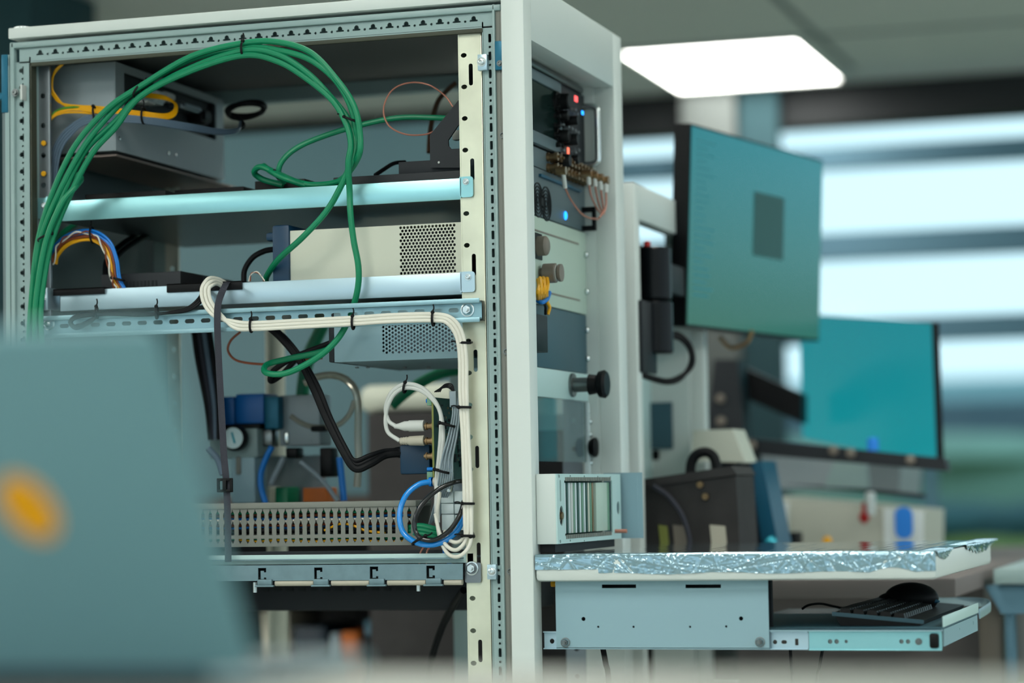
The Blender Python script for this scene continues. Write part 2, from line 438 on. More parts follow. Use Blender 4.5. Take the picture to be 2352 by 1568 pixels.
# front bezel: box-section frame around the instrument opening
BX0, BX1 = .7185, .7515
b = MB()
b.box(BX0, BX1, -.006, .0305, .0, 2.045, .0015); b.box(BX0, BX1, .467, W0+.001, .0, 2.045, .0015)
b.box(BX0, BX1, .0305, .467, 1.959, 2.045, .0015); b.box(BX0, BX1, .0305, .467, .0, .10, .0015)
b.build('front_bezel', 'cabinet_paint', cab)
b = MB(); b.box(.690, BX0, .465, .470, .1, 1.972); b.box(.690, BX0, .0305, .034, .1, 1.972); b.box(.690, BX0, .03, .47, 1.962, 1.972)
b.build('opening_reveal', 'cabinet_paint', cab)
for z in [P(1150, 310, Y=0).z, P(1160, 807, Y=0).z, P(1171, 1312, Y=0).z]:
    m = MB(); c = Vector((.7155, .003, z)); m.lathe(c, -Y3, [(0, .0042), (.001, .0042), (.001, .0030), (-.003, .0028), (-.003, 0)], 16); m.build('rivet_hole', 'dark_steel', cab)
b = MB(); q0 = P(1137, 95, Y=0); q1 = P(1157, 160, Y=0); b.box(q0.x, q1.x+.001, -.002, .004, q1.z, q0.z, .0008); hb = b.build('hinge_plate', 'teal_plate', cab)
screw(hb, (P(1149, 146, Y=0).x, -.002, P(1149, 146, Y=0).z), -Y3, .0035, 'dark_steel')
# eye bolt on the roof, rear door edge at the far left
c = P(52, 60, Y=.02); MB().lathe((c.x, .02, 2.0285), Z3, [(0, .013), (.004, .013), (.005, .011), (.005, 0)]).build('roof_bolt', 'steel', cab)
b = MB(); b.box(-.060, -.052, .0, .50, .02, 1.985, .001); b.build('rear_door', 'rear_grey', cab)
b = MB(); q = P(4, 126, Y=-.001); q2 = P(19, 258, Y=-.001); b.box(q.x, q2.x, -.003, .010, q2.z, q.z, .001); b.box(q.x-.01, q2.x-.003, -.002, .010, q2.z+.02, q2.z+.03, .001); b.build('rear_hinge', 'teal_plate', cab)
b = MB(); b.box(-.058, -.0475, -.001, .012, 1.972, 1.990, .001); b.box(-.0545, -.0475, -.001, .010, .0, 1.985); b.build('rear_hinge_strip', 'frame_paint', cab)
for (py) in (205,):
    c = P(42, 212, Y=0); b = MB(); q = P(52, 196, Y=0); q2 = P(57, 230, Y=0); b.box(q.x, q2.x, -.008, .006, q2.z, q.z, .0006)
    h = b.build('cage_clamp', 'plug_grey', cab); screw(h, (P(36, 213, Y=0).x, -.001, P(36, 213, Y=0).z), -Y3, .0045, 'dark_steel')
def clamp(x0, y0, x1, y1, sx, sy):
    q = P(x0, y0, Y=0); q2 = P(x1, y1, Y=0); h = MB().box(q.x, q2.x, -.003, .006, q2.z, q.z, .0006).build('cage_clamp', 'zinc_pale', cab)
    s_ = P(sx, sy, Y=-.003); screw(h, (s_.x, -.003, s_.z), -Y3, .0052, 'steel')
clamp(1098, 126, 1120, 161, 1106, 142); clamp(1120, 1296, 1141, 1330, 1130, 1312)
# front 19-inch mounting rail, near side
holes = []
z0 = P(1065, 127, Y=.012).z
for k in range(40):
    z = z0 - k*.04445
    if z > .12: holes.append(circ(.6575, z, .0044, 10, .0034))
zs = P(1081, 171, Y=.012).z
for k in range(13):
    z = zs - k*.13335
    if z > .12: holes.append(rrect(.6675, z, .0060, .031, .0029, 3))
b = MB(); b.plate([(.6505, .05), (.6835, .05), (.6835, 1.9755), (.6505, 1.9755)], holes, (0, .012, 0), X3, Z3, .0018)
b.box(.6495, .6513, .0115, .05, .05, 1.9755); b.box(.6822, .6842, .0110, .018, .05, 1.9755, .0005)
lab(b.build('mounting_rail', 'rail_gold', cab), 'pale gold punched steel mounting rail')
MB().box(.6842, .6880, .010, .02, .05, 1.974).build('rail_gap_seal', 'gasket', cab)
# the other three mounting rails
def rail(x0, x1, y, name='mounting_rail', m='rail_zinc'):
    hs = [circ((x0+x1)/2, 1.93-k*.04445, .0042, 8) for k in range(41)]
    b = MB(); b.plate([(x0, .05), (x1, .05), (x1, 1.9755), (x0, 1.9755)], hs, (0, y, 0), X3, Z3, .0018)
    b.box(x1-.0012, x1+.0008, y-.003, y+.002, .05, 1.9755); return b.build(name, m, cab)
lab(rail(-.0205, .0035, .030), 'zinc grey mounting rail at the back of the rack')
rail(-.0205, .0035, .47, m='cream_case'); rail(.6505, .6835, .49)  # far rear rail in a lighter colour, in place of light falling there
for (px, py) in ((101, 329), (101, 399)):
    c = P(px, py, Y=.028); MB().lathe((c.x, .028, c.z), -Y3, [(0, .004), (.002, .004), (.003, .003), (.003, 0)], 12).build('brass_nut', 'yellow_wire', cab)
b = MB(); c = P(78, 208, Y=.026); b.box(c.x-.003, c.x+.003, .018, .030, c.z-.010, c.z+.010, .001); b.build('cage_nut', 'plug_beige', cab)
# ------------------------------------------------------------------ shelves in the rack
def shelf(name, label, zt, zb, m, lipL, tabs, parts=None):
    t = thing(name, label, 'shelf', (.33, .25, zb), 'rack shelves in the open cabinet')
    b = MB(); b.box(lipL, .6465, .022, .0245, zb, zt, .0008); b.build('front_lip', m, t)
    b = MB(); b.box(lipL, .6465, .0245, .455, zb, zb+.002); b.box(lipL, .6465, .455, .457, zb, zt); b.build('tray', 'dark_steel', t)
    # slotted end bracket at the gold rail, with rounded plate and screw
    q = P(tabs[0], tabs[1], Y=.008); q2 = P(tabs[2], tabs[3], Y=.008)
    b = MB(); b.plate(rrect((q.x+q2.x)/2, (q.z+q2.z)/2, q2.x-q.x, q.z-q2.z, .004, 4), [], (0, .0075, 0), X3, Z3, .002)
    b.box(q.x-.001, q.x+.001, .0075, .03, q2.z, q.z); tb = b.build('end_bracket', m, t)
    screw(tb, (P(tabs[4], tabs[5], Y=.007).x, .0075, P(tabs[4], tabs[5], Y=.007).z), -Y3, .0038)
    q = P(tabs[6], tabs[7], Y=.026); q2 = P(tabs[8], tabs[9], Y=.026)
    b = MB(); b.box(q.x, q2.x, .024, .0265, q2.z, q.z, .0006); b.box(q2.x-.001, q2.x+.0015, .012, .05, q2.z, q.z, .0004)
    tb = b.build('end_bracket', m, t); screw(tb, ((q.x+q2.x)/2, .024, q.z*.62+q2.z*.38), -Y3, .0038)
    return t
z1t, z1b = 1.7705, 1.7405
shelf('rack_shelf', 'upper galvanised rack shelf with a cyan sheen, carrying the black bracket', z1t, z1b, 'zinc_cyan_sheen', .020, (1057, 406, 1087, 452, 1070, 417, 88, 455, 118, 501))
z2t, z2b = 1.6380, 1.6075
shelf('rack_shelf', 'pale zinc rack shelf just above the long slotted rail', z2t, z2b, 'zinc_pale', .022, (1058, 624, 1091, 670, 1075, 636, 98, 663, 118, 712))
# long slotted rail (top-hat section) across the front of the opening
t = thing('slotted_rail', 'long slotted zinc top-hat rail bolted across the open side of the rack', 'rail', (.34, -.01, 1.582))
RZ0, RZ1 = 1.5655, 1.5985
hs = []
x = P(1041, 713, Y=-.006).x
while x > .03: hs.append(rrect(x, 1.5835, .0150, .0062, .003, 3)); x -= .025
b = MB(); b.plate([(-.004, RZ0+.0065), (.683, RZ0+.0065), (.683, RZ1-.0065), (-.004, RZ1-.0065)], hs, (0, -.004, 0), X3, Z3, .0014)
for za, zb in ((RZ0+.0045, RZ0+.0065), (RZ1-.0065, RZ1-.0045)): b.box(-.004, .683, -.0125, -.004, za, zb)
for za, zb in ((RZ0, RZ0+.0065), (RZ1-.0065, RZ1)): b.box(-.004, .683, -.0138, -.0122, za, zb, .0005)
b.build('rail', 'zinc_cool', t)
bc = P(1073, 711, Y=-.006); screw(t, (bc.x, -.0042, bc.z), -Y3, .0062, 'steel', 'bolt', True)
bc = P(111, 744, Y=-.006); screw(t, (bc.x, -.0042, bc.z), -Y3, .0060, 'steel', 'bolt', True)
b = MB(); b.box(.655, .682, -.0022, .0115, 1.568, 1.596); b.box(-.002, .016, -.0022, .029, 1.568, 1.596); b.build('spacer', 'dark_steel', t)
# lower chassis: bar with C cut-outs and hooked tabs
t = thing('chassis_bar', 'zinc chassis bar with four C-shaped cutouts under the wiring duct', 'chassis', (.33, .02, 1.22))
zb0, zb1 = 1.2120, 1.2345
def Cshape(cx, cz):
    w, h, k = .0062, .0098, .0040
    return [(cx-w, cz-h), (cx+w, cz-h), (cx+w, cz-h+.0062), (cx+w*.45, cz-h+.0062), (cx+w*.45, cz-h+k), (cx-w+k, cz-h+k), (cx-w+k, cz+h-k), (cx+w*.45, cz+h-k), (cx+w*.45, cz+h-.0062), (cx+w, cz+h-.0062), (cx+w, cz+h), (cx-w, cz+h)]
cxs = [P(x, y, Y=.0).x for x, y in ((602, 1320), (731, 1319), (859, 1317), (989, 1315))]
cz = [P(x, y, Y=.0).z for x, y in ((602, 1320), (731, 1319), (859, 1317), (989, 1315))]
b = MB(); b.plate([(.02, zb0), (P(1063, 1330, Y=0).x, zb0), (P(1063, 1295, Y=0).x, P(1063, 1294, Y=0).z), (.02, P(1063, 1294, Y=0).z)], [Cshape(a, c_) for a, c_ in zip(cxs, cz)] + [Cshape(cxs[0]-.083*i, cz[0]) for i in (1, 2)], (0, 0, 0), X3, Z3, .0016)
b.box(.02, .646, .0016, .14, zb1+.006, zb1+.0075)
for a in cxs: b.box(a-.006, a+.016, -.004, .001, zb0-.006, zb0+.002, .0006); b.box(a-.009, a+.019, -.006, .0, zb0-.0085, zb0-.006, .0004)
b.build('bar', 'zinc_grey', t)
b = MB(); xs = [.10] + cxs + [.66]
for i in range(1, len(xs)-1):
    e = xs[i+1]-.008 if i < 4 else .646
    b.cyl((xs[i]+.019, .004, zb0-.0035), (e, .004, zb0-.0035), .0042, seg=12)
b.build('roller', 'plug_beige', t)
MB().box(.02, .66, .012, .0135, 1.2345, 1.2480, .0006).build('top_flange', 'panel_white', t)
q = P(1066, 1292, Y=.006); q2 = P(1104, 1338, Y=.006); b = MB(); b.plate(rrect((q.x+q2.x)/2, (q.z+q2.z)/2, q2.x-q.x, q.z-q2.z, .003, 3), [], (0, .0080, 0), X3, Z3, .002)
eb = b.build('end_bracket', 'rail_zinc', t); c = P(1083, 1305, Y=.006); screw(eb, (c.x, .0080, c.z), -Y3, .0060, 'steel', 'bolt', True)
for px, py in ((586, 1357), (961, 1354)):
    c = P(px, py, Y=.03); MB().cyl((c.x, .03, zb0-.003), (c.x, .03, c.z-.002), .0032, seg=12).build('stud', 'steel', t)
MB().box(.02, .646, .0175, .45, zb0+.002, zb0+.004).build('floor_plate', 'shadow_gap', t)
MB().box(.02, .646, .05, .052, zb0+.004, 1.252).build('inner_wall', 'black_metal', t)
# dark equipment case below, behind the bar
t = thing('equipment_case', 'dark steel case hanging deep in the rack beneath the chassis bar', 'case', (.35, .35, 1.1))
zc = P(800, 1402, Y=.30).z
MB().box(.13, .645, .30, .45, zc, 1.205, .003).build('body', 'black_metal', t)
MB().box(.115, .1295, .29, .46, zc-.004, 1.2, .001).build('side_bracket', 'dark_steel', t)
b = MB()
for i in range(14): b.box(.20+i*.02, .211+i*.02, .298, .30, 1.185, 1.19)
b.build('vent', 'shadow_gap', t)
# ------------------------------------------------------------------ things inside the rack
# power supply enclosure hanging under the roof at the back
t = thing('supply_enclosure', 'grey sheet-metal supply enclosure under the rack roof with wires leaving its side', 'enclosure', (.02, .3, 1.87))
ex0, ex1, ez0, ez1 = -.034, P(265, 250, Y=.075).x, P(265, 345, Y=.075).z, P(265, 141, Y=.075).z
ey1 = P(515, 400, X=ex1).y
b = MB(); b.plate([(.075, ez0), (ey1, ez0), (ey1, ez1), (.075, ez1)], [[(.105, ez0+.062), (ey1-.03, ez0+.062), (ey1-.03, ez1-.012), (.105, ez1-.012)]], (ex1, 0, 0), Y3, Z3, .0018)
b.box(ex0, ex1-.002, .075, .0768, ez0, ez1, .0006); b.box(ex0, ex1-.002, .077, ey1, ez0, ez0+.002); b.box(ex0, ex1-.002, .077, ey1, ez1-.002, ez1); b.box(ex0, ex0+.002, .077, ey1, ez0, ez1); b.box(ex0, ex1-.002, ey1-.002, ey1, ez0, ez1)
b.build('housing', 'box_grey', t)
MB().box(ex0+.004, ex1-.012, .10, ey1-.02, ez0+.004, ez1-.004).build('inner_module', 'black_metal', t)
b = MB(); q = P(130, 352, Y=.08); b.box(ex0+.004, ex1-.004, .085, ey1+.06, ez0-.007, ez0-.004); b.build('support_plate', 'underside_brown', t)
for (px0, py0, px1, py1, m) in ((345, 205, 368, 243, 'module_white'), (372, 210, 392, 236, 'plug_grey'), (320, 230, 345, 243, 'plug_grey'), (408, 232, 452, 262, 'rail_zinc'), (455, 250, 475, 285, 'black_plastic')):
    a = P(px0, py0, X=ex1+.006); c = P(px1, py1, X=ex1+.006); b = MB(); b.box(ex1-.012, ex1+.012, a.y, c.y, min(a.z, c.z), max(a.z, c.z), .0012); b.box(ex1+.010, ex1+.016, a.y+.006, c.y-.004, min(a.z, c.z)+.003, max(a.z, c.z)-.003); b.build('terminal_block', m, t)
for px, py in ((386, 352), (403, 356), (273, 318)):
    c = P(px, py, X=ex1); MB().lathe(c, X3, [(0, .003), (.002, .003), (.003, 0)], 10).build('rivet', 'steel', t)
# black appliances on the upper shelf
def pbox(mb, x0, y0, x1, y1, Y, dep, bev=.001):
    a = P(x0, y0, Y=Y); c = P(x1, y1, Y=Y); mb.box(a.x, c.x, Y, Y+dep, c.z, a.z, bev); return mb
SH1 = z1b+.0022; SH2 = z2b+.0022
def onshelf(name, label, cat, x0, x1, y, dep, ztop, zbot, m, bev=.001):
    o = MB().box(x0, x1, y, y+dep, zbot, ztop, bev).build(name, m); return tag(o, label, cat)
a = P(195, 447, Y=.06); c = P(380, 437, Y=.06)
onshelf('flat_tray', 'thin flat black tray on the left end of the upper shelf', 'tray', a.x, c.x, .06, .3, a.z, SH1, 'black_plastic')
a = P(585, 418, Y=.10); c = P(700, 412, Y=.10)
onshelf('flat_box', 'low black box under the green cable coil on the upper shelf', 'box', a.x, c.x, .10, .12, a.z+.001, SH1, 'black_plastic')
a = P(510, 430, Y=.14); MB().box(P(400, 440, Y=.14).x, P(560, 430, Y=.14).x, .14, .24, SH1, a.z+.0, .002).build('adapter', 'black_rubber'); o = bpy.data.objects['adapter']; tag(o, 'low black adapter lying mid-way along the upper shelf', 'adapter')
t = thing('bracket_stand', 'black sheet-metal stand with a slanted top edge on the upper shelf beside the gold rail', 'stand', (.62, .12, SH1))
a = P(765, 405, Y=.05)
MB().box(a.x, .645, .05, .32, SH1, P(900, 400, Y=.05).z, .0012).build('base', 'black_metal', t)
a = P(915, 372, Y=.07); zb_ = P(900, 400, Y=.05).z
MB().box(a.x, .645, .07, .26, zb_, P(980, 368, Y=.07).z, .0012).build('plinth', 'black_metal', t)
sil = [(988, 385), (987, 310), (1000, 295), (1056, 226), (1075, 205), (1075, 385)]
pts = [(P(x, y, Y=.062).x, P(x, y, Y=.062).z) for x, y in sil]
hol = [(1030, 335), (1029, 322), (1052, 288), (1066, 280), (1070, 340), (1036, 342)]
hp = [(P(x, y, Y=.062).x, P(x, y, Y=.062).z) for x, y in hol]
b = MB(); b.plate(pts, [hp], (0, .062, 0), X3, Z3, .004); b.build('side_plate', 'black_metal', t)
b = MB(); b.plate(pts, [hp], (0, .20, 0), X3, Z3, .004); b.build('side_plate', 'black_metal', t)
c = P(1008, 373, Y=.0615); MB().lathe(c, -Y3, [(0, .0018), (.0008, .0015), (.001, 0)], 10).build('rivet', 'plug_grey', t)
tag(MB().box(P(1041, 310, Y=.1).x, P(1060, 310, Y=.1).x, .095, .108, P(1045, 322, Y=.1).z, P(1045, 300, Y=.1).z, .001).build('clip_connector', 'plug_grey'), 'small white plug seen through the hole of the black stand', 'connector')
# instrument with perforated side on the second shelf
t = thing('bench_instrument', 'cream cased instrument with hexagonal vent holes standing on the lower zinc shelf', 'instrument', (.52, .2, SH2))
iy = .045; ix0 = P(667, 580, Y=iy).x; izt = P(860, 520, Y=iy).z; ixr = .648
def hexcol(x0, y0, x1, y1, Y, pitch, r):
    a = P(x0, y0, Y=Y); c = P(x1, y1, Y=Y); hs = []; col = 0; x = a.x
    while x < c.x:
        z = a.z - (pitch/2 if col % 2 else 0)
        while z > c.z: hs.append(circ(x, z, r, 8)); z -= pitch
        x += pitch*.84; col += 1
    return hs
def hexvent(x0, y0, x1, y1, Y, pitch, r):
    a = P(x0, y0, Y=Y); c = P(x1, y1, Y=Y); hs = []; row = 0; z = a.z
    while z > c.z:
        x = a.x + (pitch/2 if row % 2 else 0)
        while x < c.x: hs.append(circ(x, z, r, 8)); x += pitch
        z -= pitch*.866; row += 1
    return hs
b = MB(); b.plate([(ix0, SH2), (ixr, SH2), (ixr, izt), (ix0, izt)], hexvent(920, 523, 1047, 634, iy, .00535, .0021), (0, iy, 0), X3, Z3, .0014)
b.box(ix0, ixr, iy+.0015, .34, izt-.0016, izt); b.box(ix0, ixr, iy+.0015, .34, SH2, SH2+.002); b.box(ix0, ixr, .338, .34, SH2, izt)
b.build('case', 'cream_case', t)
MB().box(ix0+.01, ixr-.01, iy+.02, .33, SH2+.004, izt-.004).build('chassis', 'black_metal', t)
a = P(605, 545, Y=iy); c = P(628, 518, Y=iy)
b = MB(); b.box(P(626, 518, Y=iy).x, ix0, iy-.004, .344, SH2, P(640, 517, Y=iy).z, .004); b.box(P(603, 545, Y=iy).x, P(628, 545, Y=iy).x, iy+.01, iy+.028, P(610, 552, Y=iy).z, P(610, 532, Y=iy).z, .004); b.build('rear_bumper', 'navy_plastic', t)
# second instrument below the slotted rail
t = thing('power_supply', 'blue grey cased unit with perforated side, mounted below the slotted rail', 'power supply', (.54, .2, 1.52))
jy = .05; jx0 = P(768, 800, Y=jy).x; jzb = P(900, 827, Y=jy).z; jzt = 1.600
b = MB(); b.plate([(jx0, jzb), (ixr, jzb), (ixr, jzt), (jx0, jzt)], hexcol(880, 742, 1050, 806, jy, .0056, .0019), (0, jy, 0), X3, Z3, .0014)
b.box(jx0, ixr, jy+.0015, .34, jzt-.002, jzt); b.box(jx0, ixr, jy+.0015, .34, jzb, jzb+.002); b.box(jx0, ixr, .338, .34, jzb, jzt); b.build('case', 'blue_case', t)
MB().box(jx0+.01, ixr-.01, jy+.02, .33, jzb+.004, jzt-.004).build('chassis', 'rail_zinc', t)
MB().box(P(755, 790, Y=jy).x, jx0, jy-.001, .34, jzb, jzt, .002).build('rear_panel', 'black_metal', t)
b = MB()
for px in (820, 845, 930, 985):
    a = P(px, 842, Z=jzb); b.lathe((a.x, a.y, jzb), -Z3, [(0, .003), (.002, .003), (.002, 0)], 8)
b.build('bottom_screw', 'dark_steel', t)
# black switch with sloped end, mats and trunking on the second shelf
t = thing('network_switch', 'flat black network box with a sloping right end on the lower zinc shelf', 'network switch', (.12, .1, SH2))
yb = .055
v = [P(232, 663, Y=yb), P(415, 655, Y=yb), P(415, 622, Y=yb), P(232, 632, Y=yb)]
x0, x1_ = v[0].x, v[1].x; zt_ = v[2].z
MB().box(x0, x1_, yb, .24, SH2, zt_, .0015).build('housing', 'black_metal', t)
b = MB(); b.hexa([(x1_, yb, SH2), (x1_+.022, yb+.03, SH2), (x1_+.022, .24, SH2), (x1_, .24, SH2), (x1_, yb, zt_), (x1_+.022, yb+.03, zt_-.006), (x1_+.022, .24, zt_-.006), (x1_, .24, zt_)]); b.build('end_cap', 'black_plastic', t)
b = MB()
for i in range(9): b.box(x0+.040+i*.006, x0+.043+i*.006, yb-.0008, yb+.001, SH2+.006, zt_-.012)
b.build('vent', 'shadow_gap', t)
for x0p, x1p, yt, yb2, l in ((122, 240, 661, 677, 'black felt mat folded over the left end of the lower shelf lip'), (383, 556, 653, 668, 'black felt mat folded over the shelf lip under the white cables')):
    a = P(x0p, yt, Y=.0195); c = P(x1p, yb2, Y=.0195)
    b = MB(); b.box(a.x, c.x, .0185, .0215, P((x0p+x1p)/2, yb2, Y=.0195).z, z2t+.0025, .0006); b.box(a.x, c.x, .0185, .052, z2t+.0003, z2t+.0025, .0006)
    tag(b.build('felt_mat', 'black_rubber'), l, 'mat')
# PCB with connectors
t = thing('circuit_board', 'green circuit board standing upright beside the gold rail with coax jacks on its edge', 'circuit board', (.575, .08, 1.35))
bx = P(994, 1000, Y=.05).x; pz0, pz1 = P(994, 1100, Y=.05).z, P(994, 912, Y=.05).z
py1 = P(1060, 1000, X=bx).y
MB().box(bx, bx+.0016, .05, py1+.03, pz0, pz1).build('board', 'pcb_green', t)
MB().box(bx-.0005, bx+.002, .0485, .0500, pz0, pz1).build('board_edge', 'pcb_edge', t)
b = MB()
for i in range(46):
    yy = .06 + random.random()*(py1-.05); zz = pz0+.01 + random.random()*(pz1-pz0-.02); w = random.choice((.003, .005, .008)); b.box(bx+.0016, bx+.0016+random.choice((.001, .0022)), yy, yy+w, zz, zz+random.choice((.002, .004, .012)))
b.build('components', 'black_metal', t)
b = MB()
for i in range(26):
    yy = .06 + random.random()*(py1-.05); zz = pz0+.01 + random.random()*(pz1-pz0-.02); b.box(bx+.0016, bx+.0026, yy, yy+.002, zz, zz+.003)
b.build('solder_pads', 'connector_bronze', t)
for py in (921, 1093):
    c = P(989, py, Y=.05); MB().box(c.x-.005, bx-.0005, .048, .062, c.z-.006, c.z+.006, .0008).build('terminal_block', 'terminal_green', t)
for py in (920, 1077):
    c = P(984, py, Y=.05); MB().lathe((bx-.0005, .055, c.z), -X3, [(0, .0025), (.006, .0028), (.010, .0028), (.011, 0)], 10).build('jumper', 'blue_wire', t)
for py in (978, 1012, 1047):
    c = P(985, py, Y=.05); MB().lathe((bx-.0005, .057, c.z), -X3, [(0, .006), (.003, .006), (.003, .0042), (.010, .0042), (.010, .0055), (.012, .0055), (.012, .003), (.015, .003), (.015, 0)], 14).build('coax_jack', 'connector_bronze', t)
def plug(px0, px1, py, m, label, ribs):
    a = P(px0, py, Y=.057); c = P(px1, py, Y=.057); L = c.x-a.x
    if ribs: prof = [(0, .0030), (.002, .0052), (.004, .0048), (.006, .0056), (.008, .0050), (.010, .0060), (.012, .0052), (.015, .0066), (L*.97, .0074), (L, .0070), (L, 0)]
    else: prof = [(0, .0030), (.006, .0040), (.015, .0070), (.022, .0070), (.0222, .0080), (L, .0080), (L, 0)]
    return tag(MB().lathe((a.x, .057, (a.z+c.z)/2), X3, prof, 20).build('coax_plug', m), label, 'plug')
plug(906, 975, 978, 'plug_grey', 'pale grey smooth barrel plug in the upper jack of the green board', 0)
plug(918, 975, 1012, 'plug_beige', 'beige ribbed barrel plug in the second jack of the green board', 1)
t = thing('cable_connector', 'dark navy multi-pin connector hood on the thick black cable by the green board', 'connector', (.55, .1, 1.36))
a = P(920, 1022, Y=.09); c = P(990, 1088, Y=.09)
b = MB(); b.box(a.x, c.x, .085, .103, c.z, a.z, .003); b.build('hood', 'navy_plastic', t); MB().cyl((a.x-.010, .094, a.z-.010), (a.x+.001, .094, a.z-.010), .007, .009).build('strain_relief', 'black_rubber', t)
# terminal modules
t = thing('terminal_module', 'pale grey plastic rail modules stacked beside the gold rail, above the white cable loop', 'module', (.59, .05, 1.28))
a = P(1012, 1130, Y=.045); c = P(1068, 1215, Y=.045)
for i, (y0, y1, ins) in enumerate(((1127, 1155, 0), (1156, 1180, .002), (1181, 1218, .004))):
    q = P(1012, y0, Y=.045); q2 = P(1068, y1, Y=.045)
    MB().box(q.x, q.x+.0185, .045+ins, .11, q2.z+.0004, q.z, .0010).build('housing', 'module_white', t)
    MB().box(q.x+.0190, q2.x+.004, .047+ins, .11, q2.z+.0004, q.z-.001, .0010).build('housing', 'module_white', t)
MB().box(.585, .64, .111, .118, 1.26, 1.345).build('mounting_plate', 'rail_zinc', t)
# pneumatic elbow fitting
t = thing('pneumatic_fitting', 'chromed push-in elbow fitting with blue release ring above the grey modules', 'fitting', (.6, .04, 1.36))
c = P(1032, 1103, Y=.04)
MB().lathe(c, Z3, [(-.016, .005), (-.010, .005), (-.010, .0062), (.010, .0062), (.012, .0040), (.016, .0040), (.016, 0)], 16).build('body', 'steel', t)
MB().lathe(c + Vector((0, 0, .0165)), Z3, [(0, .0022), (.005, .0022), (.005, .0045), (.010, .0045), (.010, 0)], 14).build('release_ring', 'blue_wire', t)
a = P(999, 1106, Y=.04); MB().lathe((c.x-.004, .04, a.z), -X3, [(0, .0048), (.016, .0048), (.016, .0060), (.019, .0060), (.019, 0)], 16).build('elbow', 'plug_beige', t)
MB().lathe((a.x-.004, .04, a.z), -X3, [(0, .0066), (.004, .0066), (.004, 0)], 14).build('release_ring', 'blue_wire', t)
# wiring duct with slotted wall
t = thing('wiring_duct', 'slotted grey wiring duct full of coloured wires behind the chassis bar', 'wiring duct', (.3, .08, 1.26))
dz0, dz1 = 1.2590, 1.3135; dy = .05; dx1 = P(957, 1200, Y=dy).x
hs = []; x = P(940, 1200, Y=dy).x; i = 0
while x > .045:
    if i not in (3, 11, 7, 15, 19): pass
    def bulb(cx, z0, z1, zw):
        return [(cx-.0026, z0), (cx+.0026, z0), (cx+.0028, z0+.014), (cx+.0010, z0+.018), (cx+.0010, z0+.020), (cx+.0030, z0+.024), (cx+.0030, z1-.006), (cx+.0007, z1-.002), (cx+.0007, z1), (cx-.0007, z1), (cx-.0007, z1-.002), (cx-.0030, z1-.006), (cx-.0030, z0+.024), (cx-.0010, z0+.020), (cx-.0010, z0+.018), (cx-.0028, z0+.014)]
    hs.append(bulb(x, dz0+.0165, dz1-.0012, 0))
    hs.append([(x-.0028, dz0+.0115), (x-.0028, dz0+.0085), (x, dz0+.0040), (x+.0028, dz0+.0085), (x+.0028, dz0+.0115)])
    x -= .01178; i += 1
b = MB(); b.plate([(.03, dz0), (dx1, dz0), (dx1, dz1), (.03, dz1)], hs, (0, dy, 0), X3, Z3, .0016)
b.box(.03, dx1, dy+.0016, .11, dz0, dz0+.0016); b.box(.03, dx1, .11, .1116, dz0, dz1); b.build('channel', 'duct_grey', t)
b = MB(); b.box(.03, dx1, dy-.0022, .1140, dz1, dz1+.0085, .001); b.build('cover', 'duct_grey', t)
cols = ['green_cable', 'brown_wire', 'blue_wire', 'white_cable', 'brown_wire', 'blue_wire', 'black_rubber', 'black_rubber', 'grey_cable', 'green_cable']
for k, m in enumerate(cols):
    zc = dz1-.006-k*.0042; yy = dy+.008+(k % 3)*.004
    pts = [Vector((.04+i*.04, yy + random.uniform(-.002, .002), zc + random.uniform(-.0022, .0022))) for i in range(14)]
    MB().tube(pts, .0019, 8, 6).build('duct_wire', m, t)
pts = [P(x, y, Y=dy+.006) for x, y in ((745, 1218), (780, 1203), (810, 1206), (840, 1218), (885, 1224))]
MB().tube(pts, .0018, 8, 6).build('duct_wire', 'yellow_wire', t)
pts = [P(x, y, Y=dy+.006) for x, y in ((540, 1238), (590, 1243), (640, 1240), (720, 1243), (800, 1240), (900, 1244), (945, 1240))]
MB().tube(pts, .0016, 8, 6).build('duct_wire', 'yellow_wire', t)

# ------------------------------------------------------------------ cables
OUT = [(64, 830), (68, 700), (84, 560), (118, 450), (172, 335), (245, 250), (320, 196), (440, 128), (560, 99), (640, 97), (715, 118), (775, 175), (812, 240), (826, 300), (823, 360), (808, 405)]
INN = [(98, 830), (97, 700), (121, 560), (160, 450), (212, 352), (265, 293), (325, 223), (440, 165), (560, 127), (640, 142), (706, 182), (762, 238), (793, 285), (806, 330), (800, 375), (782, 412)]
def strand(f, wob, Y0):
    pts = []
    for i, ((a, b_), (c, d)) in enumerate(zip(OUT, INN)):
        g = min(1, max(0, f + wob*math.sin(i*1.3+f*9))); y = Y0 + .004*math.sin(i*.9+f*5)
        pts.append([a+(c-a)*g, b_+(d-b_)*g, y])
    return pts
G = 'green network cables in the big loop'
ends = [
 [(760, 470, -.012), (700, 540, -.010), (640, 595, .02), (614, 632, .05), (610, 650, .06)],
 [(803, 440, -.012), (805, 490, -.014), (812, 550, -.012), (823, 610, -.010), (822, 660, -.004), (806, 720, .006), (778, 775, .0), (730, 820, -.01), (660, 856, -.012), (612, 856, .0), (612, 838, .03), (655, 825, .05), (720, 812, .06), (762, 800, .06)],
 [(790, 410, .02), (740, 424, .05), (690, 420, .06), (640, 400, .06), (600, 383, .07), (584, 396, .08), (604, 412, .09), (650, 425, .09)],
 [(780, 415, .03), (720, 428, .06), (660, 412, .05), (625, 395, .06), (606, 381, .09)],
]
labels = ['green cable of the big loop running down to the navy bumper', 'green cable of the big loop that drops past the slotted rail and curls below it', 'middle green cable of the big loop, turning into the coil on the upper shelf', 'green cable on the inside of the big loop, ending in the coil']
gc = []
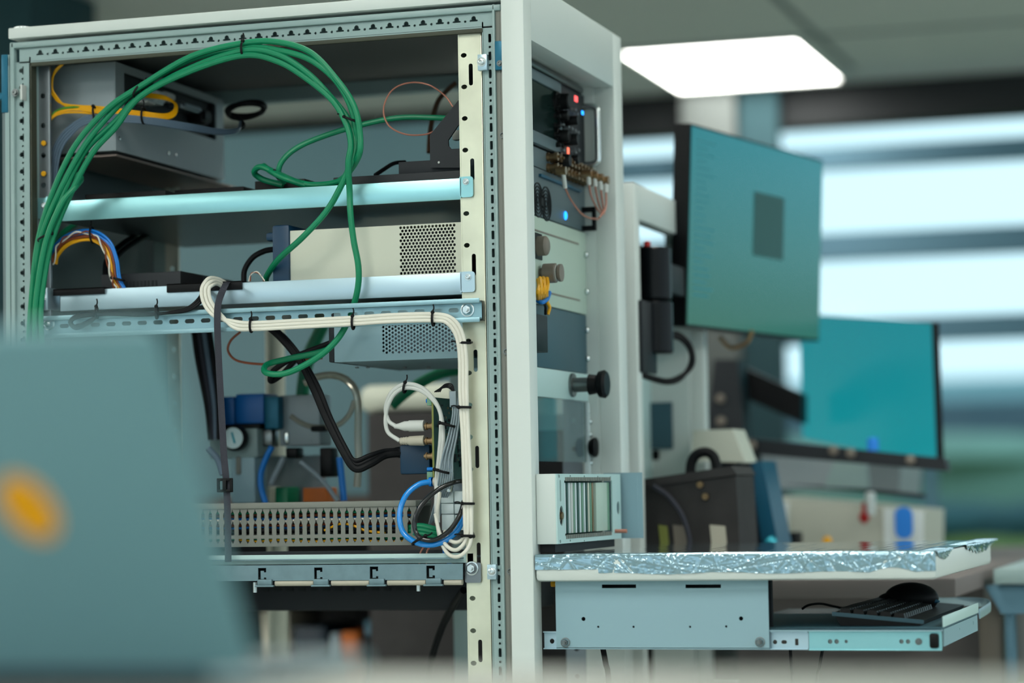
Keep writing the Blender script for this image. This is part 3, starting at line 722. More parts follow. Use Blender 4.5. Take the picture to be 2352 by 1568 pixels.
for k, f in enumerate((.72, 1.0, .30, 0.0)):
    pts = strand(f, .12, -.020 - .004*(k % 2))
    pts = pts[:-1] + ([] if k > 1 else []) + ends[k]
    gc.append(cable('green_cable', pts, .0044, 'green_cable', labels[k], group=G))

pts = [(80, 830, -.03), (82, 700, -.03), (104, 560, -.032), (140, 470, -.03), (172, 430, -.02), (186, 412, .0), (176, 402, .01), (150, 425, .015), (125, 480, .015), (110, 540, .015), (108, 575, .02)]
cable('green_cable', pts, .0044, 'green_cable', 'green cable doubling back in a short loop beside the upper shelf end')
cable('green_cable', [(1030, 272, .12), (990, 270, .12), (920, 270, .11), (850, 282, .10), (760, 307, .09), (690, 335, .08), (652, 365, .07), (640, 395, .07), (655, 420, .08)], .0042, 'green_cable', 'single green cable arching from the black stand across to the coil')
cable('green_cable', [(118, 560, .10), (150, 530, .12), (200, 500, .2), (250, 470, .3)], .0042, 'green_cable', 'shaded green cable behind the upper shelf end')
tie(gc[2], 560, 113, -.022, 0, .0115, .010); tie(gc[2], 318, 208, -.022, 36, .0115, .010); tie(gc[2], 808, 275, -.022, -68, .0110, .010)
tie(gc[0], 105, 545, -.025, 68, .0130, .010, False); tie(gc[2], 636, 402, .06, -25, .0065, .006, False)
Yg = .055
for k in range(4):
    o = k*4.5
    cable('earth_wire', [(250+k*9, 128-k*.5, .03), (170, 136+k, .035), (133-k, 158, .04), (115+k*1.4, 195+o*.2, .045), (124+k*2, 222, .05), (150+k*2, 240+o*.4, .052), (230, 246+o, .05), (330, 258+o*1.0, .06), (385+k*3, 262+o*.6, .09), (403+k, 242, .12), (380, 222+k*2, .14), (330, 213+k*3, .16)], .0017, 'yellow_wire',
          ['topmost yellow earth wire curling round the supply enclosure', 'second yellow earth wire of the enclosure bundle', 'third yellow earth wire of the enclosure bundle', 'lowest yellow earth wire of the enclosure bundle'][k], 'wire', seg=8)
for k in range(3):
    cable('earth_wire', [(112, 272+k*3, .04), (135, 252+k*5, .045), (175, 246+k*6, .05), (240, 252+k*6, .055), (330, 266+k*4, .065), (380, 268+k*3, .09), (398, 255+k*2, .11)], .0017, ['green_wire', 'yellow_wire', 'yellow_wire'][k],
          ['green striped earth wire joining the yellow bundle from the left rail', 'short yellow wire leaving the zinc rail under the green one', 'thin yellow wire at the bottom of the enclosure bundle'][k], 'wire', seg=8)
gy = []
for k in range(4):
    gy.append(cable('grey_cable', [(114+k*4, 470, .05), (114+k*5, 400, .05), (122+k*6, 345, .05), (150+k*4, 300+k*4, .05), (195, 270+k*5, .05), (250, 264+k*5, .05), (330, 270+k*4, .06), (430, 285+k*4, .10), (500, 298+k*3, .16), (545, 296+k*2, .2), (552, 280, .24)], .0021, 'grey_cable',
          ['uppermost blue grey cable sagging below the supply enclosure opening', 'second blue grey cable below the enclosure opening', 'third blue grey cable below the enclosure opening', 'lowest blue grey cable below the enclosure opening'][k]))
tie(gy[0], 330, 266, .057, 0, .012, .008); tie(gy[0], 218, 262, .045, -8, .012, .006, False)
ring = [P(562+42*math.cos(a), 252+20*math.sin(a), Y=.30+.03*math.sin(a)) for a in [i*2*PI/20 for i in range(41)]]
b = MB(); b.tube([q + Vector((0, .002*i/10, .0045*math.sin(i*.35))) for i, q in enumerate(ring)], .0042, 8, 4)
tag(b.build('coiled_cable', 'black_rubber'), 'black cable coiled in an oval ring beside the supply enclosure', 'cable')
cable('black_cable', [(520, 300, .22), (545, 296, .22), (560, 285, .24), (540, 265, .28)], .003, 'black_rubber', 'black cable end leading into the oval coil')
cable('coax_cable', [(1040, 245, .10), (1022, 220, .10), (985, 195, .09), (940, 190, .09), (900, 208, .09), (881, 250, .09), (893, 288, .09), (930, 308, .09), (975, 309, .10), (1005, 298, .11)], .0012, 'copper_coax', 'thin copper coloured coax curled in an open loop left of the black stand', seg=8)
cable('coax_cable', [(1048, 190, .40), (1030, 205, .40), (1005, 235, .38), (990, 290, .36), (985, 350, .34)], .0040, 'shelf_brown', 'thick brown cable hanging blurred behind the thin coax loop')
cable('black_cable', [(862, 402, .10), (880, 390, .12), (905, 375, .14), (930, 372, .16)], .0030, 'black_rubber', 'short black cable under the plinth of the black stand')
# colourful wire arch on the lower shelf
arch = [(118, 600), (124, 578), (150, 550), (190, 536), (222, 540), (250, 562), (264, 600), (270, 640), (286, 668)]
wires = [('blue_wire', -7, 'outermost blue wire of the coloured wire arch'), ('blue_wire', -3, 'inner blue wire of the coloured wire arch'), ('blue_wire', 0, 'third blue wire in the coloured wire arch'), ('brown_wire', 4, 'brown wire in the coloured wire arch'), ('brown_wire', 7, 'inner brown wire in the coloured wire arch'), ('yellow_wire', 11, 'yellow wire along the inside of the coloured wire arch'), ('yellow_wire', 14, 'innermost yellow wire of the coloured wire arch')]
first = None
for m, off, l in wires:
    cx_, cy_ = 195, 640
    pts = []
    for x, y in arch:
        d = math.hypot(x-cx_, y-cy_); pts.append((x-(x-cx_)/d*off*.9, y-(y-cy_)/d*off*1.1, .040 + .002*math.sin(off+x*.05)))
    o = cable('hookup_wire', pts, .0019, m, l, 'wire', seg=8)
    if first is None: first = o
for ph, m, l in ((0, 'white_cable', 'white strand twisted around the coloured wire arch'), (PI, 'brown_wire', 'brown strand twisted with the white one on the wire arch')):
    pts = []
    sm = smooth([Vector((x, y, 0)) for x, y in [(122, 605), (130, 570), (152, 545), (190, 533), (222, 545), (242, 580), (252, 620), (262, 655), (272, 668)]], 5)
    for i, q in enumerate(sm): pts.append((q.x+3*math.sin(i*.75+ph), q.y+3*math.cos(i*.75+ph), .034+.002*math.cos(i*.75+ph)))
    cable('twisted_wire', pts, .0012, m, l, 'wire', seg=6, n=3)
tie(first, 212, 540, .038, -5, .012, .008); tie(first, 272, 641, .038, -75, .010, .007, False)
for k in range(2):
    cable('black_cable', [(242+k*16, 640, .10), (246+k*16, 600, .12), (270+k*20, 570, .18), (310+k*24, 542, .26), (340+k*20, 530, .34)], .0048, 'black_rubber', ['thick black cable rising behind the wire arch, left one', 'thick black cable rising behind the wire arch, nearer the posts'][k])
cable('black_cable', [(560, 650, .10), (562, 620, .10), (580, 592, .10), (606, 577, .10), (630, 572, .09)], .0042, 'black_rubber', 'black power cord curving into the navy bumper of the cream instrument')
for k in range(2):
    cable('twisted_wire', [(571+k*4, 646, .045), (577, 630-k*2, .045), (590, 624+k*2, .045), (600, 634, .045), (608, 645+k*3, .045)], .0010, ['white_cable', 'brown_wire'][k], ['tiny white wire curl beside the end of the green cable', 'tiny brown wire curl beside the end of the green cable'][k], 'wire', seg=6)
# white cables along the slotted rail and down the gold rail
wl = ['upper white cable tied along the slotted rail and down the gold rail', 'middle white cable tied along the slotted rail and down the gold rail', 'lower white cable tied along the slotted rail and down the gold rail']
wc = []
for k in range(3):
    o = k*7.6
    pts = [(520, 650+o, .03), (500, 640+o*.8, .01), (478+o*.6, 640+o, -.012), (463+o*1.1, 665, -.018), (470+o, 700-o*.5, -.018), (495+o, 727-o*.1, -.018), (540, 738+o, -.018), (580, 741+o, -.018), (700, 735+o, -.018), (810, 729+o, -.018), (900, 723+o, -.018), (1000, 721+o, -.018), (1040-o*.8, 732+o*.7, -.018), (1062-o*.9, 765+o*.5, -.014), (1071-o, 820, -.010), (1072-o, 900, -.008), (1076-o*.9, 1000, -.008), (1081-o, 1100, -.008), (1083-o, 1200, -.008)]
    tail = [[(1079, 1250, -.010), (1055, 1277, -.012), (1030, 1272, .0), (1012, 1240, .01), (1004, 1190, .02), (1010, 1130, .03)], [(1070, 1240, -.008), (1050, 1262, -.01), (1028, 1255, .0), (1010, 1225, .01), (1000, 1180, .02)], [(1068, 1230, -.006), (1050, 1245, -.002), (1030, 1238, .01), (1022, 1220, .03)]][k]
    wc.append(cable('white_cable', pts + tail, .0027, 'white_cable', wl[k]))
for px, py in ((577, 748), (811, 741), (995, 733)): tie(wc[1], px, py, -.018, 0, .0095, .0055)
for px, py, an in ((1068, 787, -88), (1068, 935, -88), (1076, 1156, -88), (1076, 1230, -88)): tie(wc[1], px, py, -.009, an, .0085, .006)
b = MB(); b.tube(pp([(1072, 787, -.012), (1084, 786, .004), (1078, 784, .02)]), .0016, 6, 3); b.tube(pp([(1080, 1232, -.012), (1088, 1231, -.004)]), .0030, 8, 3); b.build('tie_end', 'black_plastic', wc[1])
for k in range(2):
    cable('coax_lead', [(908+k*10, 978+k*34, .057), (892-k*2, 965+k*25, .057), (886+k, 935+k*14, .055), (900+k*3, 900+k*8, .05), (930, 882+k*9, .05), (965, 888+k*8, .05), (995, 915+k*4, .045), (1012, 950, .04), (1018-k*6, 1000, .035), (1014-k*6, 1050, .035), (1006-k*4, 1110, .035), (1002+k*3, 1150, .03), (1003+k*3, 1200, .02)][::1], .0030, 'plug_grey',
          ['pale grey lead from the smooth barrel plug, arching over the green board', 'pale grey lead from the ribbed barrel plug, arching over the green board'][k])
tie(bpy.data.objects['coax_lead'], 930, 890, .05, 10, .0075, .006)
gw = None
for k in range(7):
    o = cable('ribbon_wire', [(1038+k*3, 903+k*2, .035), (1040+k*2.6, 950, .03+.003*(k%2)), (1030+k*3.2, 1000, .028+.003*(k%2)), (1016+k*4, 1050, .026+.003*(k%2)), (1008+k*5, 1100, .028), (1000+k*4, 1150, .05), (985+k*4, 1205-k*3, .07)], .0014, 'lightgrey_cable', 'light grey wire of the flat bundle running down in front of the green board', 'wire', 'light grey wire bundle before the green board', seg=6)
    gw = gw or o
for px, py in ((1022, 975), (1010, 1082)): tie(gw, px+6, py, .027, -75, .011, .007, False)
MB().box(P(1033, 900, Y=.03).x, P(1048, 900, Y=.03).x, .028, .036, P(1040, 935, Y=.03).z, P(1040, 898, Y=.03).z, .001).build('wire_connector', 'lightgrey_cable', gw)
for k in range(4):
    cable('black_wire', [(998+k*4, 900, .05), (1012+k*3, 892-k*3, .05), (1030+k*3, 890-k*2, .05), (1045, 905+k*3, .045), (1056, 930, .04)], .0010, 'black_rubber', ['fine black wire tangled at the top of the green board, lowest', 'second fine black wire tangled at the top of the board', 'third fine black wire tangled at the top of the board', 'highest fine black wire tangled over the board'][k], 'wire', seg=6)
cable('pneumatic_tube', [(990, 1106, .038), (962, 1112, .03), (932, 1138, .02), (918, 1180, .012), (926, 1222, .008), (955, 1245, .004), (990, 1251, .002), (1025, 1240, .006), (1052, 1215, .012), (1066, 1180, .02), (1070, 1150, .03)], .0040, 'blue_tube', 'glossy blue pneumatic tube looped in front of the duct end', 'tube', seg=14)
cable('pneumatic_tube', [(1078, 1104, .03), (1045, 1107, .012), (1005, 1125, .0), (968, 1160, -.004), (952, 1200, -.006), (962, 1232, -.006), (995, 1240, -.004), (1030, 1220, -.002), (1055, 1185, .002), (1066, 1150, .01)], .0034, 'black_tube', 'glossy black pneumatic tube looped inside the blue one', 'tube', seg=14)
tie(bpy.data.objects['pneumatic_tube'], 963, 1240, -.002, 60, .012, .008)
for k in range(3):
    cable('green_cable', [(930, 1212+k*9, .06), (965, 1207+k*9, .05), (990, 1212+k*9, .045), (1010, 1218+k*10, .05)], .0040, 'green_cable', ['uppermost green cable leaving the end of the wiring duct', 'middle green cable leaving the end of the wiring duct', 'lowest green cable leaving the end of the wiring duct'][k])
for k in range(2):
    cable('coax_cable', [(963+k*16, 1297, .02), (964+k*15, 1275, .02), (972+k*13, 1258, .025), (990+k*10, 1243, .04)], .0013, 'copper_coax', ['left of two copper coloured wires dropping behind the chassis bar', 'right of two copper coloured wires dropping behind the chassis bar'][k], 'wire', seg=6)
cable('pneumatic_tube', [(1022, 1250, .03), (1022, 1270, .03), (1030, 1290, .03), (1045, 1310, .04)], .0032, 'blue_wire', 'blue tube end dipping behind the right end of the chassis bar', 'tube')
cable('black_cable', [(1036, 1275, .03), (1050, 1288, .03), (1066, 1295, .03)], .0034, 'black_rubber', 'short black cable behind the right end of the chassis bar')
# black strap with buckle
t = thing('webbing_strap', 'long black webbing strap hanging over the slotted rail with a buckle', 'strap', (.2, -.02, 1.6))
b = MB(); b.tube(pp([(522, 648, .02), (517, 655, -.02), (503, 690, -.022), (499, 730, -.024), (502, 820, -.022), (508, 930, -.02), (514, 1040, -.02), (520, 1110, -.02), (523, 1200, -.02), (524, 1290, -.02)]), (.0052, .0008), 8, 6, flat=(1, 0, 0)); b.build('webbing', 'strap_black', t)
c = P(519, 1114, Y=-.02); b = MB(); b.box(c.x-.011, c.x+.011, -.026, -.0215, c.z+.006, c.z+.010, .001); b.box(c.x-.011, c.x+.011, -.026, -.0215, c.z-.010, c.z-.006, .001); b.box(c.x-.012, c.x-.008, -.026, -.0215, c.z-.010, c.z+.010, .001); b.box(c.x+.008, c.x+.012, -.026, -.0215, c.z-.010, c.z+.010, .001); b.box(c.x-.003, c.x+.003, -.0265, -.0215, c.z-.008, c.z+.008, .001)
b.build('buckle', 'black_plastic', t)
# dark cables below the rail
bl = []
for k in range(3):
    bl.append(cable('black_cable', [(612+k*4, 745, .10), (650+k*5, 780, .09), (690+k*4, 830, .08), (720+k*6, 890, .07), (750+k*5, 960, .06), (785+k*5, 1030, .05), (815, 1075-k*9, .05), (850, 1065-k*10, .06), (885, 1045-k*5, .08), (925, 1040-k*3, .092)], .0058 if k < 1 else .0034, 'black_rubber', ['thick black cable dipping in a V toward the navy connector', 'thinner black cable riding on the thick V-shaped one', 'innermost black cable of the V-shaped run'][k]))
cable('black_cable', [(765, 785, .08), (720, 802, .08), (680, 818, .08), (650, 835, .09), (625, 855, .10), (622, 875, .11), (645, 862, .12), (668, 838, .12), (690, 815, .12)], .0042, 'black_rubber', 'braided black cable from the blue grey unit twisting below the rail')
cable('coax_cable', [(552, 762, .12), (530, 782, .12), (524, 806, .12), (545, 828, .12), (600, 836, .12), (660, 832, .12), (740, 822, .12)], .0018, 'brown_wire', 'brown cable loop hanging under the slotted rail')
for k in range(3):
    cable('black_cable', [(474-k*6, 655+k*2, .03), (470-k*5, 680, -.004), (450-k*8, 703+k, -.018), (415-k*9, 716, -.019), (330, 720+k*2, -.019), (240, 718+k*2, -.019), (180, 723+k*3, -.018), (160+k*2, 740, -.018), (175, 755-k*3, -.018), (205, 742-k*3, -.018), (225, 724, -.018)], .0022, 'black_rubber', ['outer black cable hooked over the left half of the slotted rail', 'middle black cable hooked over the left half of the slotted rail', 'inner black cable hooked over the left half of the slotted rail'][k])
for px in (222, 360): tie(bl[0], px, 718, -.019, 0, .009, .004)
for k in range(4):
    cable('black_cable', [(445+k*12, 760, .30), (455+k*12, 830, .30), (475+k*9, 930, .30), (484+k*6, 1010, .30)], .0046, ['black_rubber', 'strap_black', 'grey_cable', 'black_rubber'][k], ['blurred black cable hanging behind the strap, leftmost', 'blurred charcoal cable hanging behind the strap', 'blurred grey cable hanging behind the strap', 'blurred black cable hanging behind the strap, rightmost'][k])
# ------------------------------------------------------------------ instruments in the front opening (panel plane X = .70)
FX = .700
def fpanel(y0, y1, corners, x0=FX-.004, x1=FX):
    """front panel box between near edge y0 and far edge y1; z taken from two photo points on its top and bottom edges"""
    (ax, ay), (bx_, by) = corners; return P(ax, ay, X=FX).z, P(bx_, by, X=FX).z
YA, YB = .034, .464
def face(mb, y0, y1, z0, z1, proud=.0, thick=.004, bev=.0008): return mb.box(FX-thick, FX+proud, y0, y1, z0, z1, bev)
def fz(x, y): return P(x, y, X=FX).z
def fy(x, y=600): return P(x, y, X=FX).y
# analyser
zt0, zb0_ = fz(1331, 200), fz(1327, 376)
t = thing('signal_analyser', 'dark rack instrument at the top of the front opening, with screen and black knobs', 'instrument', (.70, .25, zb0_))
face(MB(), YA, YB-.004, zb0_, zt0+.002, .0, .045).build('housing', 'black_metal', t)
yb_ = fy(1274, 280)
b = MB(); b.box(FX, FX+.010, YA, fy(1331, 200)-.012, zt0-.013, zt0-.003, .003); b.build('top_trim', 'dark_steel', t)
b = MB(); b.box(FX, FX+.008, YA, yb_+.012, zb0_, zb0_+.018, .001); b.box(FX, FX+.008, YA, yb_+.012, zt0-.030, zt0-.014, .001); b.box(FX, FX+.008, yb_+.004, yb_+.012, zb0_+.018, zt0-.030, .001); b.build('screen_bezel', 'unit_grey', t)
MB().box(FX, FX+.005, YA, yb_+.004, zb0_+.018, zt0-.030).build('screen', 'screen_dark', t)
MB().box(FX, FX+.005, yb_+.012, YB-.006, zb0_, zt0-.014).build('control_panel', 'black_metal', t)
def knob(px, py, r, l, m='black_plastic', X=None, par=None, name='knob', off=0):
    X = X or FX+.005; c = P(px+6, py, X=X+l); c.x = X
    return MB().lathe(c, X3, [(0, r*1.1), (l*.2, r*1.05), (l*.25, r*.86), (l*.92, r*.8), (l, r*.7), (l, 0)], 18).build(name, m, par or t)
for px, py, r, l in ((1303, 232, .015, .022), (1300, 265, .010, .016), (1322, 276, .009, .026), (1302, 312, .012, .020), (1322, 320, .011, .028), (1304, 368, .012, .02), (1324, 366, .009, .018)): knob(px, py, r, l)
for i in range(7): knob(1281+i*.3, 222+i*22, .0045, .010)
for px, py in ((1289, 220), (1286, 240), (1290, 252), (1298, 248), (1318, 252), (1323, 262), (1316, 272), (1291, 286), (1302, 291), (1310, 296), (1318, 300), (1325, 304), (1291, 345), (1318, 350), (1326, 345)): knob(px, py, .0035, .008, 'rail_zinc', name='button')
def led(px, py, h, w, m, X): c = P(px, py, X=X); return MB().box(X-.001, X+.001, c.y-w, c.y+w, c.z-h, c.z+h, .0006).build('indicator', m, t)
led(1323, 227, .0045, .007, 'led_red', FX+.018); led(1305, 347, .0055, .004, 'led_orange', FX+.012); led(1338, 259, .003, .004, 'led_blue', FX+.020)
b = MB(); hy = YB-.012; zt_, zb__ = P(1365, 240, X=FX+.028).z, P(1368, 374, X=FX+.028).z
b.tube([(FX, hy, zt_), (FX+.018, hy, zt_), (FX+.026, hy, zt_-.004), (FX+.028, hy, zt_-.012), (FX+.028, hy, zb__+.012), (FX+.026, hy, zb__+.004), (FX+.018, hy, zb__), (FX, hy, zb__)], .0052, 14, 6)
b.build('handle', 'steel', t)
# coax patch panel and its leads
za, zb_ = fz(1335, 397), fz(1340, 421)
t = thing('patch_panel', 'narrow dark patch panel with a crowd of bronze coax jacks under the analyser', 'patch panel', (.70, .25, zb_))
face(MB(), YA, YB, zb_-.004, zb0_-.002).build('panel', 'unit_grey', t)
for i in range(13):
    py_ = fy(1256)+.012 + i*.019
    for j in (0, 1):
        zz = zb0_-.010-j*.016
        MB().lathe((FX, py_, zz), X3, [(0, .007), (.003, .007), (.003, .0052), (.012, .0052), (.012, .0066), (.017, .0066), (.017, .002), (.021, .002), (.021, 0)], 12).build('coax_jack', 'connector_bronze', t)
for i in range(3): MB().box(FX, FX+.004, YA+.008+i*.017, YA+.018+i*.017, zb_+.012, zb_+.028).build('port', 'black_plastic', t)
bx0 = [(1293, 392, 1298, 432), (1352, 398, 1353, 425), (1366, 402, 1367, 428), (1379, 408, 1380, 436), (1392, 414, 1392, 442)]
tails = [[(1312, 460), (1333, 488), (1352, 500), (1374, 503)], [(1358, 450), (1372, 480), (1384, 492)], [(1372, 455), (1380, 480), (1388, 490)], [(1384, 465), (1386, 482), (1380, 494)], [(1392, 470), (1388, 486), (1376, 500)]]
nm = ['coax lead with a pale boot hanging from the left end of the jack row', 'first of four right-hand coax leads with pale boots, nearest the jacks', 'second of the four right-hand coax leads with pale boots', 'third of the four right-hand coax leads with pale boots', 'outermost coax lead with a pale boot at the right end of the jack row']
for (x0, y0, x1, y1), tl, l in zip(bx0, tails, nm):
    XX = {1293: .726, 1352: .732, 1366: .738, 1379: .744, 1392: .7495}[x0]
    t = thing('coax_lead', l, 'cable', P(x0, y0, X=XX))
    MB().tube([P(x0, y0, X=XX), P((x0+x1)/2, (y0+y1)/2, X=XX), P(x1, y1, X=XX)], .0034, 10, 4).build('boot', 'plug_grey', t)
    MB().cyl(P(x0, y0, X=XX)-X3*.010, P(x0, y0, X=XX)+X3*.005, .0062, seg=14).build('connector_nut', 'connector_bronze', t)
    MB().tube([P(x1, y1, X=XX)] + [P(a, c, X=XX) for a, c in tl], .0015, 8, 6).build('cord', 'copper_coax', t)
# grey unit with fans
zg1, zg0 = zb_-.006, fz(1335, 530)
t = thing('rack_computer', 'dark grey rack unit with two round fan grilles and a small blue light', 'rack unit', (.70, .25, zg0))
face(MB(), YA, YB, zg0, zg1, .002, .045).build('front_panel', 'unit_grey', t)
for px, py in ((1235, 459), (1254, 468)):
    c = P(px, py, X=FX+.002); b = MB()
    for r in (.006, .011, .016, .021, .026): b.lathe(c, X3, [(0, r), (.0012, r), (.0012, r-.002), (0, r-.002)], 24)
    b.build('fan_grille', 'black_plastic', t)
c = P(1299, 495, X=FX+.003); MB().sphere(c, .005, (.5, 1, 1.3)).build('indicator', 'led_blue', t)
b = MB(); hy = YB-.014; z1_, z2_ = P(1352, 468, X=FX+.024).z, P(1355, 524, X=FX+.024).z
b.box(FX, FX+.022, hy-.006, hy+.002, z1_-.008, z1_, .001); b.box(FX, FX+.022, hy-.006, hy+.002, z2_, z2_+.008, .001); b.box(FX+.018, FX+.024, hy-.006, hy+.002, z2_, z1_, .001)
b.build('handle', 'black_plastic', t)
c = P(1345, 505, X=FX+.01); MB().box(FX, FX+.006, fy(1238), fy(1335)-.01, zg1-.012, zg1-.008).build('trim_strip', 'teal_edge', t)
# cream blank panels
zc1, zc0 = zg0-.002, fz(1342, 722)
t = thing('front_panel', 'pale cream rack panel with two engraved lines and edge screws, carrying a round knob', 'panel', (.70, .25, zc0))
face(MB(), YA, YB, zc0, zc1, .002).build('panel', 'panel_cream', t)
for (pa, pb) in (((1227, 528), (1328, 560)), ((1263, 673), (1331, 690))):
    a = P(*pa, X=FX+.002); c = P(*pb, X=FX+.002); MB().box(FX+.0015, FX+.003, a.y, c.y, (a.z+c.z)/2-.0012, (a.z+c.z)/2+.0012).build('seam_line', 'knob_taupe', t)
c = P(1225, 568, X=FX+.004); MB().box(FX, FX+.004, YA, fy(1240, 560), P(1233, 596, X=FX).z, P(1233, 536, X=FX).z, .001).build('switch_plate', 'black_plastic', t)
c = P(1236, 565, X=FX+.006); MB().lathe(c, X3, [(0, .0145), (.012, .0145), (.014, .013), (.016, .009), (.017, 0)], 24).build('round_knob', 'knob_taupe', t)
for py in (585, 669): c = P(1343, py, X=FX+.003); MB().lathe((FX+.002, YB-.008, c.z), X3, [(0, .005), (.004, .005), (.006, .003), (.006, 0)], 12).build('screw', 'steel', t)
# bundle plugged at the near side
t = thing('feedthrough_connector', 'taupe barrel connector jutting from the cream panel above the yellow wires', 'connector', P(1236, 630, X=FX))
c = P(1236, 628, X=FX); MB().lathe((FX+.002, c.y+.004, c.z), X3, [(0, .008), (.006, .008), (.006, .0145), (.024, .0145), (.026, .012), (.026, .0105), (.029, .0105), (.029, .013), (.033, .013), (.033, .010), (.034, 0)], 22).build('barrel', 'knob_taupe', t)
MB().lathe((FX+.0265, c.y+.004, c.z), X3, [(0, .0125), (.002, .0125), (.002, .010)], 22).build('ring', 'plug_grey', t)
for k in range(6):
    x = 1236+k*4
    cable('looped_wire', [P(x, 642-k % 2*4, X=FX+.012+.002*(k % 3)), P(x+2, 655, X=FX+.016+.003*(k % 2)), P(x-1, 672, X=FX+.018), P(x+1, 688, X=FX+.010)], .0030, 'yellow_wire', 'yellow wire of the short bunch below the taupe barrel connector', 'wire', 'yellow wires below the barrel connector', world=True, seg=8, n=5)
cable('looped_wire', [P(1234, 690, X=FX+.008), P(1245, 694, X=FX+.016), P(1257, 686, X=FX+.016), P(1262, 672, X=FX+.01)], .0032, 'blue_wire', 'short blue loop under the yellow wire bunch', 'wire', world=True)
cable('looped_wire', [P(1256, 692, X=FX+.01), P(1262, 706, X=FX+.012), P(1258, 722, X=FX+.010)], .0026, 'yellow_wire', 'yellow wire curving down into the black relay block', 'wire', world=True)
cable('looped_wire', [P(1240, 694, X=FX+.01), P(1252, 700, X=FX+.012), P(1253, 722, X=FX+.010)], .0022, 'black_rubber', 'black wire beside the yellow one above the black relay block', 'wire', world=True)
zd1, zd0 = zc0-.001, fz(1352, 859)
t = thing('front_panel', 'dark teal rack panel between the cream panel and the white lock panel', 'panel', (.70, .25, zd0))
face(MB(), YA, YB+.002, zd0, zd1).build('panel', 'panel_teal', t)
for py in (758, 823): c = P(1350, py, X=FX+.003); MB().lathe((FX, YB-.004, c.z), X3, [(0, .005), (.004, .005), (.006, .003), (.006, 0)], 12).build('screw', 'steel', t)
t = thing('relay_block', 'black relay block on the dark teal panel at the near edge of the opening', 'relay', P(1245, 770, X=FX))
a = P(1236, 722, X=FX+.02); c = P(1258, 810, X=FX+.02); MB().box(FX+.001, FX+.022, YA+.002, a.y+.040, c.z, a.z, .001).build('body', 'black_plastic', t)
b = MB(); b.box(FX+.002, FX+.010, YA+.040, YA+.052, c.z+.01, a.z-.002, .001); b.build('side_cover', 'panel_teal', t)
for z in (a.z-.006, c.z+.010): MB().box(FX+.022, FX+.023, YA+.004, YA+.010, z-.004, z+.004).build('mark', 'red_cap', t)
MB().box(FX+.001, FX+.010, YA+.004, YA+.03, c.z-.020, c.z-.004, .001).build('terminal', 'dark_steel', t)
ze1, ze0 = zd0-.001, fz(1345, 922)
t = thing('lock_panel', 'white rack panel with a chromed lock and black round knob at its right end', 'panel', (.70, .25, ze0))
face(MB(), YA, YB, ze0, ze1, .002).build('panel', 'panel_white', t)
c = P(1316, 884, X=FX+.004); MB().lathe((FX+.002, c.y, c.z), X3, [(0, .018), (.004, .018), (.004, .011), (.030, .011), (.030, 0)], 22).build('lock_barrel', 'dark_steel', t)
MB().lathe((FX+.030, c.y, c.z), X3, [(0, .016), (.012, .014), (.016, .020), (.024, .0215), (.028, .018), (.029, 0)], 24).build('knob', 'black_plastic', t)
# clear window panel
zf0 = P(1340, 1086, X=FX).z - .11
t = thing('window_panel', 'clear panel in the front opening below the lock panel, showing the dark rack interior', 'panel', (.70, .25, zf0))
b = MB(); b.box(FX-.003, FX, YA, YB-.012, 1.375, ze0-.001); b.build('pane', 'clear_panel', t)
b = MB(); b.box(FX-.003, FX+.004, YB-.012, YB-.003, 1.30, ze0-.001); b.build('edge_strip', 'module_white', t)
c = P(1357, 1027, X=FX+.008); MB().lathe((FX+.004, YB-.006, c.z), X3, [(0, .011), (.006, .015), (.010, .015), (.012, .012), (.013, .005), (.013, 0)], 20).build('turn_knob', 'black_plastic', t)
b = MB()
for py in (968, 998, 1062): c = P(1360, py, X=FX+.006); b.lathe((FX+.0, YB-.004, c.z), X3, [(0, .004), (.006, .004), (.008, .0025), (.008, 0)], 10)
b.build('screw', 'steel', t)
# chassis with card cage
t = thing('card_cage', 'white card cage chassis jutting from the front opening above the desk top', 'chassis', (.765, .2, 1.258))
kz0, kz1 = 1.2590, 1.3550; kx = .7815
YC1 = P(1425, 1100, X=kx).y
a = P(1296, 1103, X=kx); c = P(1408, 1222, X=kx)
hs = [[(a.y, c.z), (c.y, c.z), (c.y, a.z), (a.y, a.z)]]
def kh(px, py, ry, rz): q = P(px, py, X=kx); return circ(q.y, q.z, ry, 14, rz)
hs += [kh(1290, 1184, .010, .014), kh(1420, 1166, .008, .010)]
q = P(1286, 1130, X=kx); hs.append(rrect(q.y+.003, q.z+.002, .006, .030, .0025, 3))
for px in (1310, 1342, 1373, 1402):
    for py in (1093, 1241): hs.append(kh(px, py+(px-1310)*.02, .0030, .0014))
for px, py in ((1281+3, 1093), (1284+3, 1243)): hs.append(kh(px, py, .0035, .0025))
b = MB(); b.plate([(.012, kz0), (YC1, kz0), (YC1, kz1), (.012, kz1)], hs, (kx, 0, 0), Y3, Z3, .002); b.build('front_plate', 'panel_white', t)
MB().box(.7520, kx-.002, .012, .0136, kz0, kz1, .0005).build('side_plate', 'cabinet_paint', t)
MB().box(.7520, kx-.002, .0136, YC1, kz1-.0016, kz1, .0004).build('top_plate', 'teal_edge', t)
MB().box(.7520, kx-.002, .0136, YC1, kz0, kz0+.0016).build('bottom_plate', 'panel_white', t)
MB().box(.7520, .7530, .0136, YC1, kz0+.0016, kz1-.0016).build('backplane', 'pcb_green', t)
y = a.y+.005; cm = ['rail_zinc', 'module_white', 'pcb_green', 'module_white', 'plug_grey', 'terminal_green', 'module_white', 'pcb_green', 'module_white', 'terminal_green', 'module_white', 'pcb_green', 'cream_case', 'terminal_green', 'connector_bronze']
span = c.y-a.y-.085
for i in range(15):
    w = span/15*(.62 if i not in (0, 4) else .9); MB().box(.7545, kx-.005, y, y+w, c.z+.003, a.z-.003, .0004).build('slot_card', cm[i], t); y += span/15
